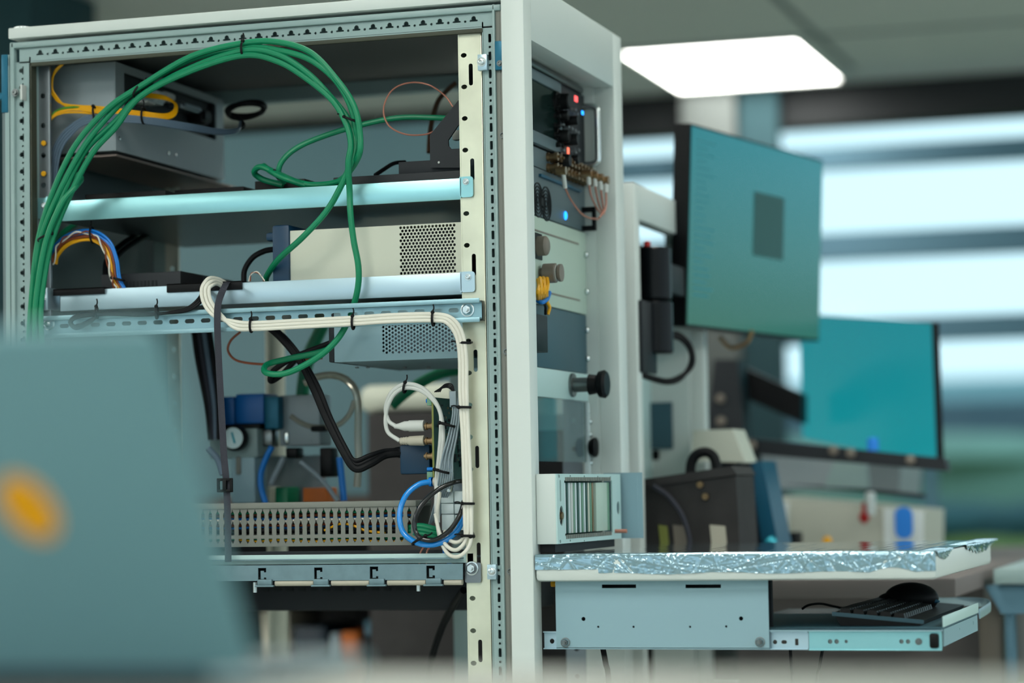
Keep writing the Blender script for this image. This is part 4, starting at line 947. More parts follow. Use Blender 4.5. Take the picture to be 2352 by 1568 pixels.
MB().box(.7545, kx-.003, c.y-.078, c.y-.018, c.z+.003, a.z-.003, .0006).build('blank_card', 'panel_cream', t)
MB().box(.7545, kx-.004, c.y-.016, c.y-.002, c.z+.003, a.z-.003, .0006).build('slot_card', 'terminal_green', t)
for zz in (a.z-.001, c.z-.004):
    b = MB()
    for i in range(26): b.box(kx-.0015, kx+.001, a.y+.004+i*(c.y-a.y-.01)/26, a.y+.004+(i+.6)*(c.y-a.y-.01)/26, zz, zz+.0055)
    b.build('slot_screws', 'duct_grey', t)
q = P(1290, 1184, X=kx); MB().lathe((kx-.006, q.y, q.z), X3, [(0, .009), (.003, .009), (.003, .005), (.008, .005), (.008, 0)], 14).build('connector', 'connector_bronze', t)
q = P(1432, 1219, X=kx+.01); MB().cyl((kx, q.y-.01, q.z), (kx+.018, q.y-.01, q.z), .003, seg=10).build('pin', 'copper_coax', t)
b = MB(); b.box(.7520, .812, YC1+.012, YC1+.0135, kz0, kz1+.002); b.box(.802, .8045, YC1+.0115, YC1+.012, kz0+.004, kz1-.004); b.build('far_ear', 'blue_case', t)
b = MB(); b.box(.7545, .776, .018, YC1-.02, 1.2475, kz0); b.build('foot', 'black_rubber', t)
# ------------------------------------------------------------------ fold-out desk, keyboard tray
TZ1, TZ0, TX1, TY1 = 1.2440, 1.2085, 1.2975, .60
t = thing('fold_out_desk', 'light grey desk top on the front of the rack, edge wrapped in crinkled film', 'desk', (1.02, .3, TZ0))
b = MB(); b.box(.7525, TX1, -.002, TY1, TZ0, TZ1, .006); b.build('desk_top', 'cabinet_paint', t)
# wrinkled protective film lying over the top and hanging over the front edge
def film(x0, x1, drop, nx, seed, y_over=.585, y0=-.002):
    rnd = random.Random(seed); bm = bmesh.new(); nz = 20; ny = 10; grid = []
    cr = [(rnd.uniform(x0, x1), rnd.choice((rnd.uniform(-1.2, 1.2), rnd.uniform(-9, 9))), rnd.uniform(.0002, .0011)*rnd.choice((1, -1, 1)), rnd.uniform(220, 1000)) for _ in range(105)]
    def wr(x, s):
        v = 0
        for cx, sl, am, k in cr:
            d = (x-cx) - sl*(s-.012); v += am*math.exp(-abs(d)*k)
        return v
    for i in range(nx+1):
        x = x0 + (x1-x0)*i/nx; dr = drop(x); col = []
        for j in range(ny, 0, -1):
            yy = y0 + y_over*j/ny; col.append(bm.verts.new((x, yy, TZ1+.0010+.35*wr(x, -.01-yy*.5))))
        for j in range(nz+1):
            s = dr*j/nz; sh = min(1, s/.004); col.append(bm.verts.new((x, y0-.0008*sh-wr(x, s)*min(1, .15+s*90), TZ1+.0012-s)))
        grid.append(col)
    for A, B_ in zip(grid, grid[1:]):
        for k in range(len(A)-1): bm.faces.new((A[k], A[k+1], B_[k+1], B_[k]))
    m = MB(); m.bm.free(); m.bm = bm; return m
def drop(x):
    u = (x-.7525)/.545
    if u < .165: return .0205
    base = .0265 + .0012*math.sin(u*23)
    if .84 < u < .95: base -= .007*math.sin((u-.84)/.11*PI)
    return base
film(.7530, 1.2970, drop, 800, 4).build('protective_film', 'foil_film', t, ang=180)
b = MB()
def film_side(y0, y1, d):
    n = 40; V = []
    for i in range(n+1):
        yy = y0+(y1-y0)*i/n; dr = d*math.sin(PI*min(1, .08+i/n))*(.8+.2*math.sin(i*1.7))+.002
        V.append([b.bm.verts.new((TX1+.0008+.0016*random.random()*(k > 0), yy, TZ1+.001-dr*k/5)) for k in range(6)] )
        V[-1].insert(0, b.bm.verts.new((TX1-.03, yy, TZ1+.0012)))
    for A, B_ in zip(V, V[1:]):
        for k in range(6): b.bm.faces.new((A[k], A[k+1], B_[k+1], B_[k]))
film_side(.0, .16, .012); film_side(.30, .68, .014); b.build('protective_film', 'foil_film', t, ang=180)
# side plate below
t = thing('tray_carrier', 'light blue grey steel side plate under the desk with bolt holes and two nuts', 'bracket', (.92, .03, 1.12))
a = P(1278, 1346, Y=.02); c = P(1768, 1489, Y=.02); xL, xR = P(1278, 1480, Y=.02).x, P(1767, 1480, Y=.02).x
hs = [circ(P(x, y, Y=.02).x, P(x, y, Y=.02).z, r, 14) for x, y, r in ((1340, 1421, .0029), (1702, 1420, .0029), (1374, 1439, .0016), (1455, 1439, .0016), (1585, 1439, .0016), (1668, 1438, .0016))]
for x0_, x1q in ((1382, 1461), (1574, 1656)):
    q = P(x0_, 1342, Y=.02); q2 = P(x1q, 1350, Y=.02); hs.append([(q.x, q2.z), (q2.x, q2.z), (q2.x, q.z), (q.x, q.z)])
b = MB(); b.plate([(xL, c.z), (xR, c.z), (xR, TZ0-.0002), (xL, TZ0-.0002)], hs, (0, .020, 0), X3, Z3, .002); b.box(xL, xR, .020, .05, c.z-.0012, c.z+.0008)
b.build('side_plate', 'blue_case', t)
MB().box(xL+.004, xR-.004, .06, .07, c.z+.004, TZ0-.001).build('inner_plate', 'black_metal', t)
for x, y in ((1299, 1475), (1746, 1474)): q = P(x, y, Y=.02); screw(t, (q.x, .020, q.z), -Y3, .0042, 'dark_steel', 'nut', True)
t = thing('drawer_slide', 'telescopic zinc drawer slide under the desk, pulled out to the right', 'drawer slide', (1.0, .04, 1.13))
q = P(1250, 1452, Y=.03); q2 = P(1280, 1488, Y=.03); zs0, zs1 = P(1900, 1489, Y=.03).z, P(1900, 1452, Y=.03).z
xm = P(1857, 1470, Y=.03).x; xe = P(2164, 1470, Y=.03).x
hs = [circ(P(x, y, Y=.03).x, P(x, y, Y=.03).z, .0030, 12) for x, y in ((1780, 1474), )] + [rrect(P(1801, 1474, Y=.03).x, P(1801, 1474, Y=.03).z, .0075, .0050, .0024, 3), rrect(P(1830, 1474, Y=.03).x, P(1830, 1474, Y=.03).z, .0046, .0088, .0008, 2), circ(P(1268, 1472, Y=.03).x, P(1268, 1472, Y=.03).z, .0033, 12, .0035)]
b = MB(); b.plate([(q.x, zs0), (xm, zs0), (xm, zs1), (q.x, zs1)], hs, (0, .030, 0), X3, Z3, .0014); b.box(q.x, xm, .025, .0315, zs1, zs1+.0014); b.box(q.x, xm, .025, .0315, zs0-.0014, zs0); b.build('fixed_rail', 'zinc_pale', t)
hs = [circ(P(x, y, Y=.026).x, P(x, y, Y=.026).z, r, 12) for x, y, r in ((1906, 1473, .0031), (1921, 1473, .0031), (1943, 1473, .0023), (2070, 1473, .0030), (2085, 1473, .0030))]
b = MB(); b.plate([(xm+.001, zs0-.001), (xe, zs0-.001), (xe, zs1+.001), (xm+.001, zs1+.001)], hs, (0, .028, 0), X3, Z3, .0014); b.box(xm+.001, xe, .0245, .0285, zs1+.0008, zs1+.0022, .0003); b.box(xm+.001, xe, .0245, .0285, zs0-.0022, zs0-.0008, .0003); b.build('sliding_rail', 'zinc_cyan_sheen', t)
MB().box(xm-.002, xe, .0315, .034, zs0, zs1).build('slide_core', 'dark_steel', t)
q = P(2110, 1473, Y=.027); screw(t, (q.x, .0275, q.z), -Y3, .0036, 'dark_steel')
q = P(2146, 1472, Y=.027); b = MB(); b.box(q.x-.006, q.x+.006, .0225, .028, zs0+.001, zs1-.001, .003); b.build('end_catch', 'black_plastic', t)
# tray
zt = zs1+.0058
t = thing('keyboard_tray', 'pull-out grey keyboard tray with an upturned lip at its right end', 'tray', (1.15, .3, zt))
tx0, tx1, ty1 = .99, TX1+.001, .56
b = MB(); b.box(tx0, tx1, .0225, ty1, zt-.0020, zt, .0006); b.box(tx0, tx1, .0225, .0245, zt-.0030, zt, .0004); b.build('tray_plate', 'panel_teal', t)
MB().box(tx0, tx1, .022, .036, zt-.0040, zt-.0022).build('tray_edge', 'blue_case', t)
b = MB(); b.box(tx1-.0015, tx1, .045, P(2250, 1405, X=1.30).y, zt, zt+.0145, .0006); b.build('raised_lip', 'panel_white', t)
b = MB(); b.tube([(tx1+.001, .42, zt-.002), (tx1+.003, .50, zt+.001), (tx1+.001, .55, zt+.004), (tx1-.02, .575, zt+.008), (tx1-.10, .58, zt+.010)], (.0012, .0075), 10, 6, flat=(1, 0, 0)); b.build('rounded_corner', 'zinc_pale', t)
b = MB(); b.plate([(.06, zt-.026), (.42, zt-.026), (.42, zt-.003), (.06, zt-.003)], [circ(.37, zt-.012, .003, 10), circ(.22, zt-.012, .002, 8)], (tx1-.002, 0, 0), Y3, Z3, .002); b.build('far_bracket', 'blue_case', t)
for x in (1.08, 1.18):
    pass
# keyboard: narrow side faces the camera
t = thing('keyboard', 'black keyboard with its short side to the viewer on the pull-out tray', 'keyboard', (1.2, .3, zt))
k0 = P(1913, 1404, Y=.075).x; k1 = P(2120, 1423, Y=.075).x; ky0, ky1 = .075, .075+.43
zh = P(1913, 1404, Y=.075).z-.001; zl = P(2120, 1423, Y=.075).z-.001
def kz(x, lift=0): return zh + (zl-zh)*(x-k0)/(k1-k0) + lift
b = MB(); b.hexa([(k0+.010, ky0, zt+.0005), (k1-.004, ky0, zt+.0005), (k1-.004, ky1, zt+.0005), (k0+.010, ky1, zt+.0005), (k0, ky0, kz(k0)), (k1, ky0, kz(k1)), (k1, ky1, kz(k1)), (k0, ky1, kz(k0))]); b.build('base', 'black_plastic', t)
b = MB(); b.hexa([(k0-.001, ky0-.0014, kz(k0)-.0045), (k1+.001, ky0-.0014, kz(k1)-.0045), (k1+.001, ky0+.001, kz(k1)-.0045), (k0-.001, ky0+.001, kz(k0)-.0045), (k0-.001, ky0-.0014, kz(k0)+.0008), (k1+.001, ky0-.0014, kz(k1)+.0008), (k1+.001, ky0+.001, kz(k1)+.0008), (k0-.001, ky0+.001, kz(k0)+.0008)]); b.build('side_trim', 'panel_teal', t)
kn = 0
for r_ in range(6):
    for c_ in range(22):
        if kn >= 98 and True: break
        x = k0+.008+r_*(k1-k0-.012)/6; y = ky0+.006+c_*.0190
        if c_ in (16, 17) and r_ % 2: continue
        if y > ky1-.02: continue
        kn += 1; b = MB(); w = (k1-k0-.012)/6-.003
        b.hexa([(x, y, kz(x)), (x+w, y, kz(x+w)), (x+w, y+.0165, kz(x+w)), (x, y+.0165, kz(x)), (x+.0015, y+.0015, kz(x, .0065)), (x+w-.0015, y+.0015, kz(x+w, .0065)), (x+w-.0015, y+.015, kz(x+w, .0065)), (x+.0015, y+.015, kz(x, .0065))])
        b.build('key', 'black_plastic', t)
cable('keyboard_cable', [(1842, 1398, .30), (1858, 1389, .30), (1885, 1386, .32), (1915, 1392, .34), (1940, 1396, .36), (1965, 1388, .40), (2000, 1384, .45)], .0018, 'black_rubber', 'thin black keyboard lead arching on the tray')
t = thing('computer_mouse', 'black computer mouse behind the keyboard on the tray', 'mouse', (1.25, .45, zt))
c = P(2090, 1372, Y=.40); b = MB(); b.sphere((c.x+.002, .40, zt+.022), .1, (.40, .24, .235), 28); b.sphere((c.x-.028, .40, zt+.016), .1, (.22, .22, .15), 20)
for v in b.bm.verts: v.co.z = max(v.co.z, zt+.0006)
b.build('shell', 'black_plastic', t)
MB().sphere((c.x+.034, .392, zt+.018), .006, (1.8, .4, .5)).build('side_button', 'teal_edge', t)
for x0_, y0_, l in ((1384, 1492, 'thin black cable hanging below the left half of the drawer slide'), (1815, 1496, 'thin black cable hanging straight down right of the tray carrier'), (1890, 1496, 'thin black cable hanging at a slant below the tray')):
    dx = {1384: 14, 1815: 5, 1890: -14}[x0_]
    cable('black_cable', [(x0_, y0_-8, .14), (x0_+dx*.5, y0_+30, .14), (x0_+dx, y0_+80, .14), (x0_+dx, y0_+300, .14)], .0022 if x0_ > 1400 else .004, 'black_rubber', l)
tag(MB().cyl((.757, .06, 1.2030), (.775, .06, 1.2030), .004, seg=12).build('sleeve', 'yellow_wire'), 'small orange sleeve under the left end of the desk top', 'sleeve')
# ------------------------------------------------------------------ cabinet 2 right behind the first
t = thing('equipment_cabinet', 'second lower white equipment rack behind the open one, with the monitor arm on its front', 'cabinet', (.35, .9, 0))
Y2 = .62; T2 = 1.828
b = MB(); b.box(.716, .741, Y2, Y2+.03, 0, T2, .002); b.box(.716, .741, Y2+.47, Y2+.50, 0, T2, .002); b.box(.716, .741, Y2+.03, Y2+.47, T2-.058, T2, .002); b.build('front_bezel', 'cabinet_paint', t)
MB().box(.64, .716, Y2+.455, Y2+.47, .3, T2-.06).build('opening_reveal', 'cabinet_paint', t)
MB().box(.42, .716, Y2, Y2+.50, T2-.012, T2-.002, .001).build('roof_panel', 'cabinet_paint', t)
MB().box(.455, .68, Y2+.002, Y2+.006, 1.62, T2-.012).build('side_panel', 'black_metal', t)
MB().box(.455, .68, Y2+.002, Y2+.006, 1.0, 1.43).build('side_panel', 'bag_dark', t)
b = MB()
for x in (.42, .676): b.box(x, x+.035, Y2+.001, Y2+.035, 0, T2-.012, .001)
for x in (.42, .676): b.box(x, x+.035, Y2+.46, Y2+.495, 0, T2-.012, .001)
b.box(.42, .7, Y2+.001, Y2+.03, 1.43, 1.456); b.build('frame', 'frame_paint', t)
MB().box(.44, .60, Y2+.03, Y2+.46, 1.18, 1.19).build('inner_shelf', 'black_metal', t)
MB().box(.44, .66, Y2+.03, Y2+.46, .25, .255).build('inner_shelf', 'black_metal', t)
b = MB(); b.box(.640, .646, Y2+.03, Y2+.455, 1.62, T2-.06); b.build('dark_front', 'black_metal', t)
b = MB(); b.box(.640, .646, Y2+.03, Y2+.455, 1.255, 1.615); b.build('front_panel', 'panel_white', t)
b = MB(); a = P(1483, 925, Y=1.070); c = P(1545, 1030, Y=1.070); b.box(a.x, min(c.x, .712), 1.068, 1.0745, c.z, a.z); b.build('display_window', 'panel_teal', t)
b = MB(); c = P(1508, 1045, X=.65); b.lathe((.6465, c.y, c.z), X3, [(0, .018), (.012, .018), (.014, .012), (.014, 0)], 20); b.build('knob', 'black_plastic', t)
MB().box(.646, .649, Y2+.05, Y2+.10, 1.515, 1.525).build('orange_mark', 'orange_card', t)
MB().box(.646, .649, Y2+.06, Y2+.12, 1.485, 1.50).build('blue_mark', 'cyan_film', t)
# monitor with arm
t = thing('monitor_mount', 'black monitor arm of two upright cylinders bolted to the second rack', 'monitor mount', P(1500, 690, Y=.72))
def vc(px0, px1, py0, py1, Y, m, name, bev=.004):
    a = P(px0, (py0+py1)/2, Y=Y); c = P(px1, (py0+py1)/2, Y=Y); cx = (a.x+c.x)/2; r = (c.x-a.x)/2; z1, z0_ = P((px0+px1)/2, py0, Y=Y).z, P((px0+px1)/2, py1, Y=Y).z
    MB().lathe((cx, Y, z0_), Z3, [(0, 0), (0, r-.003), (.003, r), (z1-z0_-.003, r), (z1-z0_, r-.003), (z1-z0_, 0)], 30).build(name, m, t); return cx, r, z0_, z1
A1 = vc(1465, 1541, 568, 690, .72, 'black_gloss', 'upper_joint'); A2 = vc(1467, 1545, 692, 813, .72, 'black_gloss', 'lower_joint')
q = P(1442, 680, Y=.70); q2 = P(1470, 860, Y=.70)
b = MB(); b.box(.7415, .748, .63, .72, P(1444, 855, Y=.63).z, P(1444, 690, Y=.63).z, .001); b.box(.7415, A2[0], .70, .74, A2[2]+.01, A2[3]-.01, .002); b.build('wall_bracket', 'black_metal', t)
b = MB(); b.box(A1[0], P(1568, 650, Y=.88).x, .70, .93, A1[2]+.018, A1[3]-.020, .003); b.build('link', 'black_metal', t)
b = MB(); b.lathe((A1[0]-.006, .70, A1[3]), Z3, [(0, .006), (.008, .006), (.010, 0)], 12); b.build('red_cap', 'red_cap', t)
for k in range(2):
    cable('monitor_cable', [(1538, 765+k*8, .76), (1560, 768+k*8, .78), (1583-k*2, 790+k*6, .80), (1592-k*4, 820, .80), (1586-k*4, 845, .80), (1560, 866+k*5, .78), (1530, 874+k*4, .76), (1490, 864+k*4, .74), (1446, 846+k*4, .70)], .0042, 'black_rubber', ['outer black cable looping under the monitor arm', 'inner black cable looping under the monitor arm'][k])
def slab(par, BL, h, upv, w, hh, th, bezel, scr, back='black_plastic'):
    n = h.cross(upv).normalized()
    def q(a, c_, d): return BL + h*(w*a) + upv*(hh*c_) - n*d
    b = MB(); b.hexa([q(-.008, -.012, 0), q(1.008, -.012, 0), q(1.008, 1.012, 0), q(-.008, 1.012, 0), q(-.008, -.012, th), q(1.008, -.012, th), q(1.008, 1.012, th), q(-.008, 1.012, th)]); b.build('housing', back, par)
    b = MB(); b.hexa([q(.25, .25, th), q(.75, .25, th), q(.75, .75, th), q(.25, .75, th), q(.3, .3, th+.03), q(.7, .3, th+.03), q(.7, .7, th+.03), q(.3, .7, th+.03)]); b.build('back_cover', back, par)
    return q, n
t = thing('monitor', 'slanted monitor with a green-teal screen and one dark window, on the arm beside the rack', 'monitor', P(1577, 744, Y=.9))
ang = math.radians(12); h = Vector((math.sin(ang), math.cos(ang), 0)); nn = Vector((math.cos(ang), -math.sin(ang), 0)); upv = (Z3 + nn*.05).normalized()
BL = P(1577, 744, Y=.9); q, n = slab(t, BL, h, upv, .585, .342, .030, .01, None)
if n.dot(nn) < 0: n = -n
def screenmesh(par, q, n, a0, a1, c0, c1, off, m, name='screen', orig=None):
    pts = [q(a0, c0, 0), q(a1, c0, 0), q(a1, c1, 0), q(a0, c1, 0)]; cen = (pts[0]+pts[2])/2
    b = MB(); b.hexa([p_ - cen + n*.0005 for p_ in pts] + [p_ - cen + n*off for p_ in pts])
    bm = b.bm; me = bpy.data.meshes.new(name); bmesh.ops.recalc_face_normals(bm, faces=bm.faces); bm.to_mesh(me); bm.free(); me.materials.append(M[m])
    o = bpy.data.objects.new(name, me); C.objects.link(o); o.parent = par; o.location = cen - par.location; return o
sgn = 1
MONQ = (q, n)
screenmesh(t, q, n, .0, 1, .0, 1, .0015, 'screen_teal')
ay = [(1702, 462), (1783, 478), (1779, 608), (1700, 597)]
screenmesh(t, q, n, .455, .69, .405, .745, .0022, 'screen_window', 'screen_window')
b = MB()
for i in range(24):
    c0 = .93-i*.034; w = .06+.09*random.random(); pts = [q(.03, c0, 0), q(.03+w, c0, 0), q(.03+w, c0+.010, 0), q(.03, c0+.010, 0)]
    b.hexa([p_ + n*.0012 for p_ in pts] + [p_ + n*.0019 for p_ in pts])
b.build('text_lines', 'screen_text', t)
b = MB(); c = P(1690, 772, Y=1.12); b.tube([c + Vector((-.03, 0, 0)), c + Vector((-.01, 0, -.02)), c + Vector((.02, 0, -.012)), c + Vector((.03, 0, .01))], .004, 8, 6); tag(b.build('monitor_cable', 'connector_bronze'), 'short tangled cable end under the slanted monitor', 'cable')
# second monitor, cyan
t = thing('monitor', 'bright cyan monitor standing further back, partly behind the slanted one', 'monitor', P(1845, 1005, Y=2.05))
TL, BLc, TR, BR = P(1838, 722, Y=2.05), P(1845, 1005, Y=2.05), P(2140, 742, Y=1.5), P(2152, 1068, Y=1.5)
n2 = (BR-BLc).cross(TL-BLc).normalized()
if n2.dot(CAM-BLc) < 0: n2 = -n2
cen = (TL+BR)/2
def grow(p, s): return cen + (p-cen)*s
b = MB(); b.hexa([grow(p, 1.008) for p in (BLc, BR, TR, TL)] + [grow(p, 1.008)-n2*.014 for p in (BLc, BR, TR, TL)]); b.build('housing', 'black_plastic', t)
b = MB(); b.hexa([grow(p, .5)-n2*.03 for p in (BLc, BR, TR, TL)] + [grow(p, .4)-n2*.06 for p in (BLc, BR, TR, TL)]); b.build('back_cover', 'black_plastic', t)
bm_ = MB(); bm_.hexa([p-cen+n2*.0005 for p in (BLc, BR, TR, TL)] + [p-cen+n2*.002 for p in (BLc, BR, TR, TL)])
bm = bm_.bm; me = bpy.data.meshes.new('screen'); bmesh.ops.recalc_face_normals(bm, faces=bm.faces); bm.to_mesh(me); bm.free(); me.materials.append(M['screen_cyan']); o = bpy.data.objects.new('screen', me); C.objects.link(o); o.parent = t; o.location = cen-t.location
# black mechanical stand carrying the cyan monitor
t = thing('machine_stand', 'black metal stand with a long sloping bar carrying the cyan monitor', 'stand', P(1660, 1000, Y=1.75))
def quadbox(par, name, m, pts, Y, dep):
    v = [P(x, y, Y=Y) for x, y in pts]; b = MB(); b.hexa([Vector(p_) for p_ in v] + [Vector(p_)+Y3*dep for p_ in v]); return b.build(name, m, par)
quadbox(t, 'lower_bar', 'black_metal', [(1700, 1005), (2170, 1052), (2175, 1082), (1700, 1040)], 1.40, .05)
quadbox(t, 'cross_link', 'black_metal', [(1700, 1006), (1716, 1008), (1716, 1040), (1700, 1040)], 1.4505, .39)
quadbox(t, 'diagonal_arm', 'black_plastic', [(1690, 835), (1842, 905), (1842, 972), (1690, 905)], 1.9, .06)
quadbox(t, 'upright', 'black_metal', [(1640, 825), (1695, 825), (1715, 1050), (1620, 1000)], 1.8, .07)
b = MB()
for px, py, Y in ((1655, 915, 1.8), (1657, 967, 1.8), (1728, 1022, 1.40), (1915, 1034, 1.40), (1955, 1040, 1.40), (2092, 1056, 1.40)): b.lathe(P(px, py, Y=Y), -Y3, [(0, .009), (.005, .009), (.007, .005), (.007, 0)], 12)
b.build('bolt', 'knob_taupe', t)
c = P(2005, 1022, Y=1.41); b = MB(); b.lathe(c-Z3*.01, Z3, [(0, .011), (.02, .011), (.024, .008), (.024, 0)], 14); b.build('blue_knob', 'blue_tag', t)
quadbox(t, 'foot', 'black_metal', [(1800, 1112), (1950, 1118), (2120, 1135), (2115, 1145), (1800, 1130)][0:4], 1.62, .05)
for px in (1750,): MB().box(P(px, 1100, Y=1.5).x, P(px+14, 1100, Y=1.5).x, 1.41, 1.44, 1.185, P(px, 1035, Y=1.42).z).build('leg', 'black_metal', t)
# bench with devices
t = thing('laboratory_bench', 'grey laboratory bench behind the racks carrying boxes and instruments', 'bench', (.9, 1.9, 0))
BZ = 1.185
MB().box(.76, 1.235, .66, 2.6, BZ-.03, BZ, .004).build('bench_top', 'bench_taupe', t)
MB().box(.78, 1.22, 1.14, 2.55, .95, BZ-.031).build('apron', 'bench_taupe', t)
for x, y in ((.78, 1.12), (1.17, 1.12), (.78, 2.5), (1.17, 2.5)): MB().box(x, x+.05, y-.02, y+.03, 0, .95).build('leg', 'duct_grey', t)
for i, x in enumerate((.56, .76, .96, 1.16)):
    tag(MB().box(x+.005, x+.185, 1.4, 1.8, .001, .93, .004).build('storage_box', ['module_white', 'blind_blue', 'duct_grey', 'frame_paint'][i]), ['pale storage column under the bench, first from the rack', 'teal storage column under the bench beside the pale one', 'grey storage column under the middle of the bench', 'blue grey storage column under the right part of the bench'][i], 'storage box')
t = thing('bench_computer', 'long light grey instrument with a blue tag at its right end on the bench', 'instrument', P(1950, 1200, Y=1.55))
quadbox(t, 'case', 'beige_device', [(1775, 1140), (2120, 1172), (2118, 1262), (1772, 1262)], 1.55, .30)
quadbox(t, 'white_end', 'paper', [(2030, 1166), (2122, 1174), (2120, 1258), (2030, 1258)], 1.545, .004)
quadbox(t, 'side_label', 'paper', [(1780, 1150), (1812, 1153), (1810, 1215), (1778, 1213)], 1.545, .004)
v = P(2076, 1205, Y=1.54); b = MB(); b.plate(rrect(v.x, v.z+.004, .034, .062, .016, 6), [], (0, 1.540, 0), X3, Z3, .003); b.build('blue_tag', 'blue_tag', t)
t = thing('desktop_printer', 'grey low machine with two trapezoid flaps under the sloping black bar', 'machine', P(1850, 1080, Y=1.95))
quadbox(t, 'body', 'box_grey', [(1740, 1045), (2070, 1060), (2065, 1135), (1735, 1120)], 1.95, .3)
quadbox(t, 'flap', 'frame_paint', [(1915, 1060), (1990, 1060), (1996, 1122), (1893, 1118)], 1.60, .01)
t = thing('device_cover', 'beige trapezoid device cover beside the black stand, above the dark case', 'cover', P(1650, 1060, Y=.95))
quadbox(t, 'cover', 'beige_device', [(1592, 988), (1682, 985), (1712, 1062), (1588, 1058)], .95, .10)
quadbox(t, 'post', 'black_metal', [(1640, 1060), (1690, 1060), (1690, 1275), (1640, 1275)], .97, .04)
# dark tool case and book
t = thing('tool_case', 'dark brown tool case with an arched handle on the bench behind the card cage', 'case', P(1580, 1255, Y=.70))
quadbox(t, 'body', 'bag_dark', [(1478, 1118), (1690, 1092), (1700, 1270), (1478, 1270)], .700, .14)
quadbox(t, 'lid', 'bag_dark', [(1478, 1100), (1680, 1070), (1692, 1090), (1478, 1119)], .695, .15)
b = MB(); b.tube([P(x, y, Y=.77) for x, y in ((1585, 1092), (1588, 1062), (1600, 1044), (1622, 1038), (1640, 1050), (1648, 1085))], .0085, 10, 6); b.build('handle', 'black_rubber', t)
b = MB()
for px, py in ((1608, 1113), (1620, 1140)): b.lathe(P(px, py, Y=.6945), -Y3, [(0, .006), (.004, .005), (.004, 0)], 10)
b.build('rivet', 'connector_bronze', t)
for x0_, x1q, m in ((1512, 1532, 'pcb_edge'), (1545, 1575, 'knob_taupe'), (1630, 1665, 'plug_beige')):
    quadbox(t, 'pocket', m, [(x0_, 1205), (x1q, 1208), (x1q+5, 1258), (x0_+5, 1256)], .6965, .004)
cable('grey_cable', [(1500, 1115, .685), (1535, 1140, .685), (1565, 1180, .685), (1582, 1230, .685), (1584, 1262, .685)], .0042, 'strap_black', 'slate coloured cable curving down in front of the dark tool case')
t = thing('binder', 'navy binder leaning upright with rows of small print on its spine', 'binder', P(1720, 1250, Y=1.02))
quadbox(t, 'front_cover', 'book_navy', [(1652, 1078), (1722, 1062), (1752, 1256), (1672, 1258)], 1.02, .12)
quadbox(t, 'spine', 'teal_edge', [(1722, 1062), (1750, 1058), (1788, 1252), (1752, 1256)], 1.018, .12)
b = MB(); rr = random.Random(3)
for i in range(26):
    f = i/26
    if i in (9, 17): continue
    xl = 1662+f*22; y = 1112+f*140; v0 = P(xl, y, Y=1.0165); v1 = P(xl+22+rr.random()*20, y-4, Y=1.0165)
    b.box(v0.x, v1.x, 1.0165, 1.019, v0.z-.0010, v0.z+.0010)
b.build('print_rows', 'grey_cable', t)
for nm_, px, py, Y, r, m, l in (('ball', 1771, 1247, 1.0, .011, 'cyan_film', 'small cyan ball at the foot of the navy binder'), ('cap', 1900, 1243, 1.40, .009, 'yellow_wire', 'small yellow cap on the bench before the long instrument')):
    c = P(px, py, Y=Y); tag(MB().sphere(c, r, (1, 1, 1.1)).build(nm_, m), l, nm_)
t = thing('glue_bottle', 'white dropper bottle with a red and black tip before the long instrument', 'bottle', P(1990, 1180, Y=1.50))
c = P(2000, 1170, Y=1.5); MB().lathe(c, Z3, [(-.01, .008), (.028, .010), (.034, .008), (.034, 0)], 14).build('bottle', 'paper', t)
c = P(1985, 1190, Y=1.5); MB().lathe(c, Z3, [(-.010, .004), (0, .011), (.006, .010), (.012, .005), (.030, .004), (.030, 0)], 14).build('tip', 'red_cap', t)
tag(MB().box(P(1795, 1235, Y=1.3).x, P(1830, 1235, Y=1.3).x, 1.3, 1.36, BZ, P(1810, 1222, Y=1.3).z, .003).build('power_adapter', 'black_plastic'), 'small black adapter on the bench right of the navy binder', 'adapter')
# right-hand table
t = thing('work_table', 'grey work table at the right edge with a trapezoid bracket and a square leg', 'table', P(2310, 1560, Y=1.0))
q = P(2281, 1306, Y=1.0)
MB().box(q.x, q.x+1.2, 1.0, 1.8, P(2300, 1342, Y=1.0).z, q.z, .004).build('table_top', 'frame_paint', t)
v = [P(x, y, Y=1.02) for x, y in ((2262, 1345), (2420, 1345), (2372, 1408), (2300, 1410))]; b = MB(); b.hexa([v[3], v[2], v[1], v[0]] + [p_+Y3*.06 for p_ in (v[3], v[2], v[1], v[0])]); b.build('bracket', 'blind_blue', t)
a = P(2248, 1410, Y=1.05); c = P(2318, 1410, Y=1.05); b = MB(); b.box(P(2302, 1410, Y=1.0).x, P(2322, 1410, Y=1.0).x, 1.03, 1.08, 0, v[3].z, .002); b.build('leg', 'blind_blue', t)
b = MB(); b.box(a.x, P(2300, 1410, Y=1.05).x, 1.05, 1.10, 0, v[3].z+.02, .002); b.build('leg', 'knob_taupe', t)
# ------------------------------------------------------------------ pneumatic unit deep in the racks
t = thing('air_service_unit', 'blurred pneumatic service unit with two blue solenoid heads and a round gauge', 'pneumatic unit', P(560, 1150, Y=.34))
Yp = .34
def pb(name, m, x0, y0, x1, y1, dep=.06, Y=Yp, bev=.003): a = P(x0, y0, Y=Y); c = P(x1, y1, Y=Y); return MB().box(a.x, c.x, Y, Y+dep, c.z, a.z, bev).build(name, m, t)
pb('solenoid_head', 'blue_solenoid', 480, 912, 538, 975); pb('solenoid_head', 'blue_solenoid', 540, 905, 606, 972)
pb('valve_body', 'teal_plate', 606, 910, 640, 985); pb('collar', 'black_plastic', 482, 975, 598, 984, .05)
pb('filter_body', 'frame_paint', 480, 985, 592, 1050, .05); pb('bowl', 'blue_case', 530, 1050, 586, 1155, .05); pb('bowl', 'duct_grey', 540, 1048, 552, 1090, .05, Yp-.004)
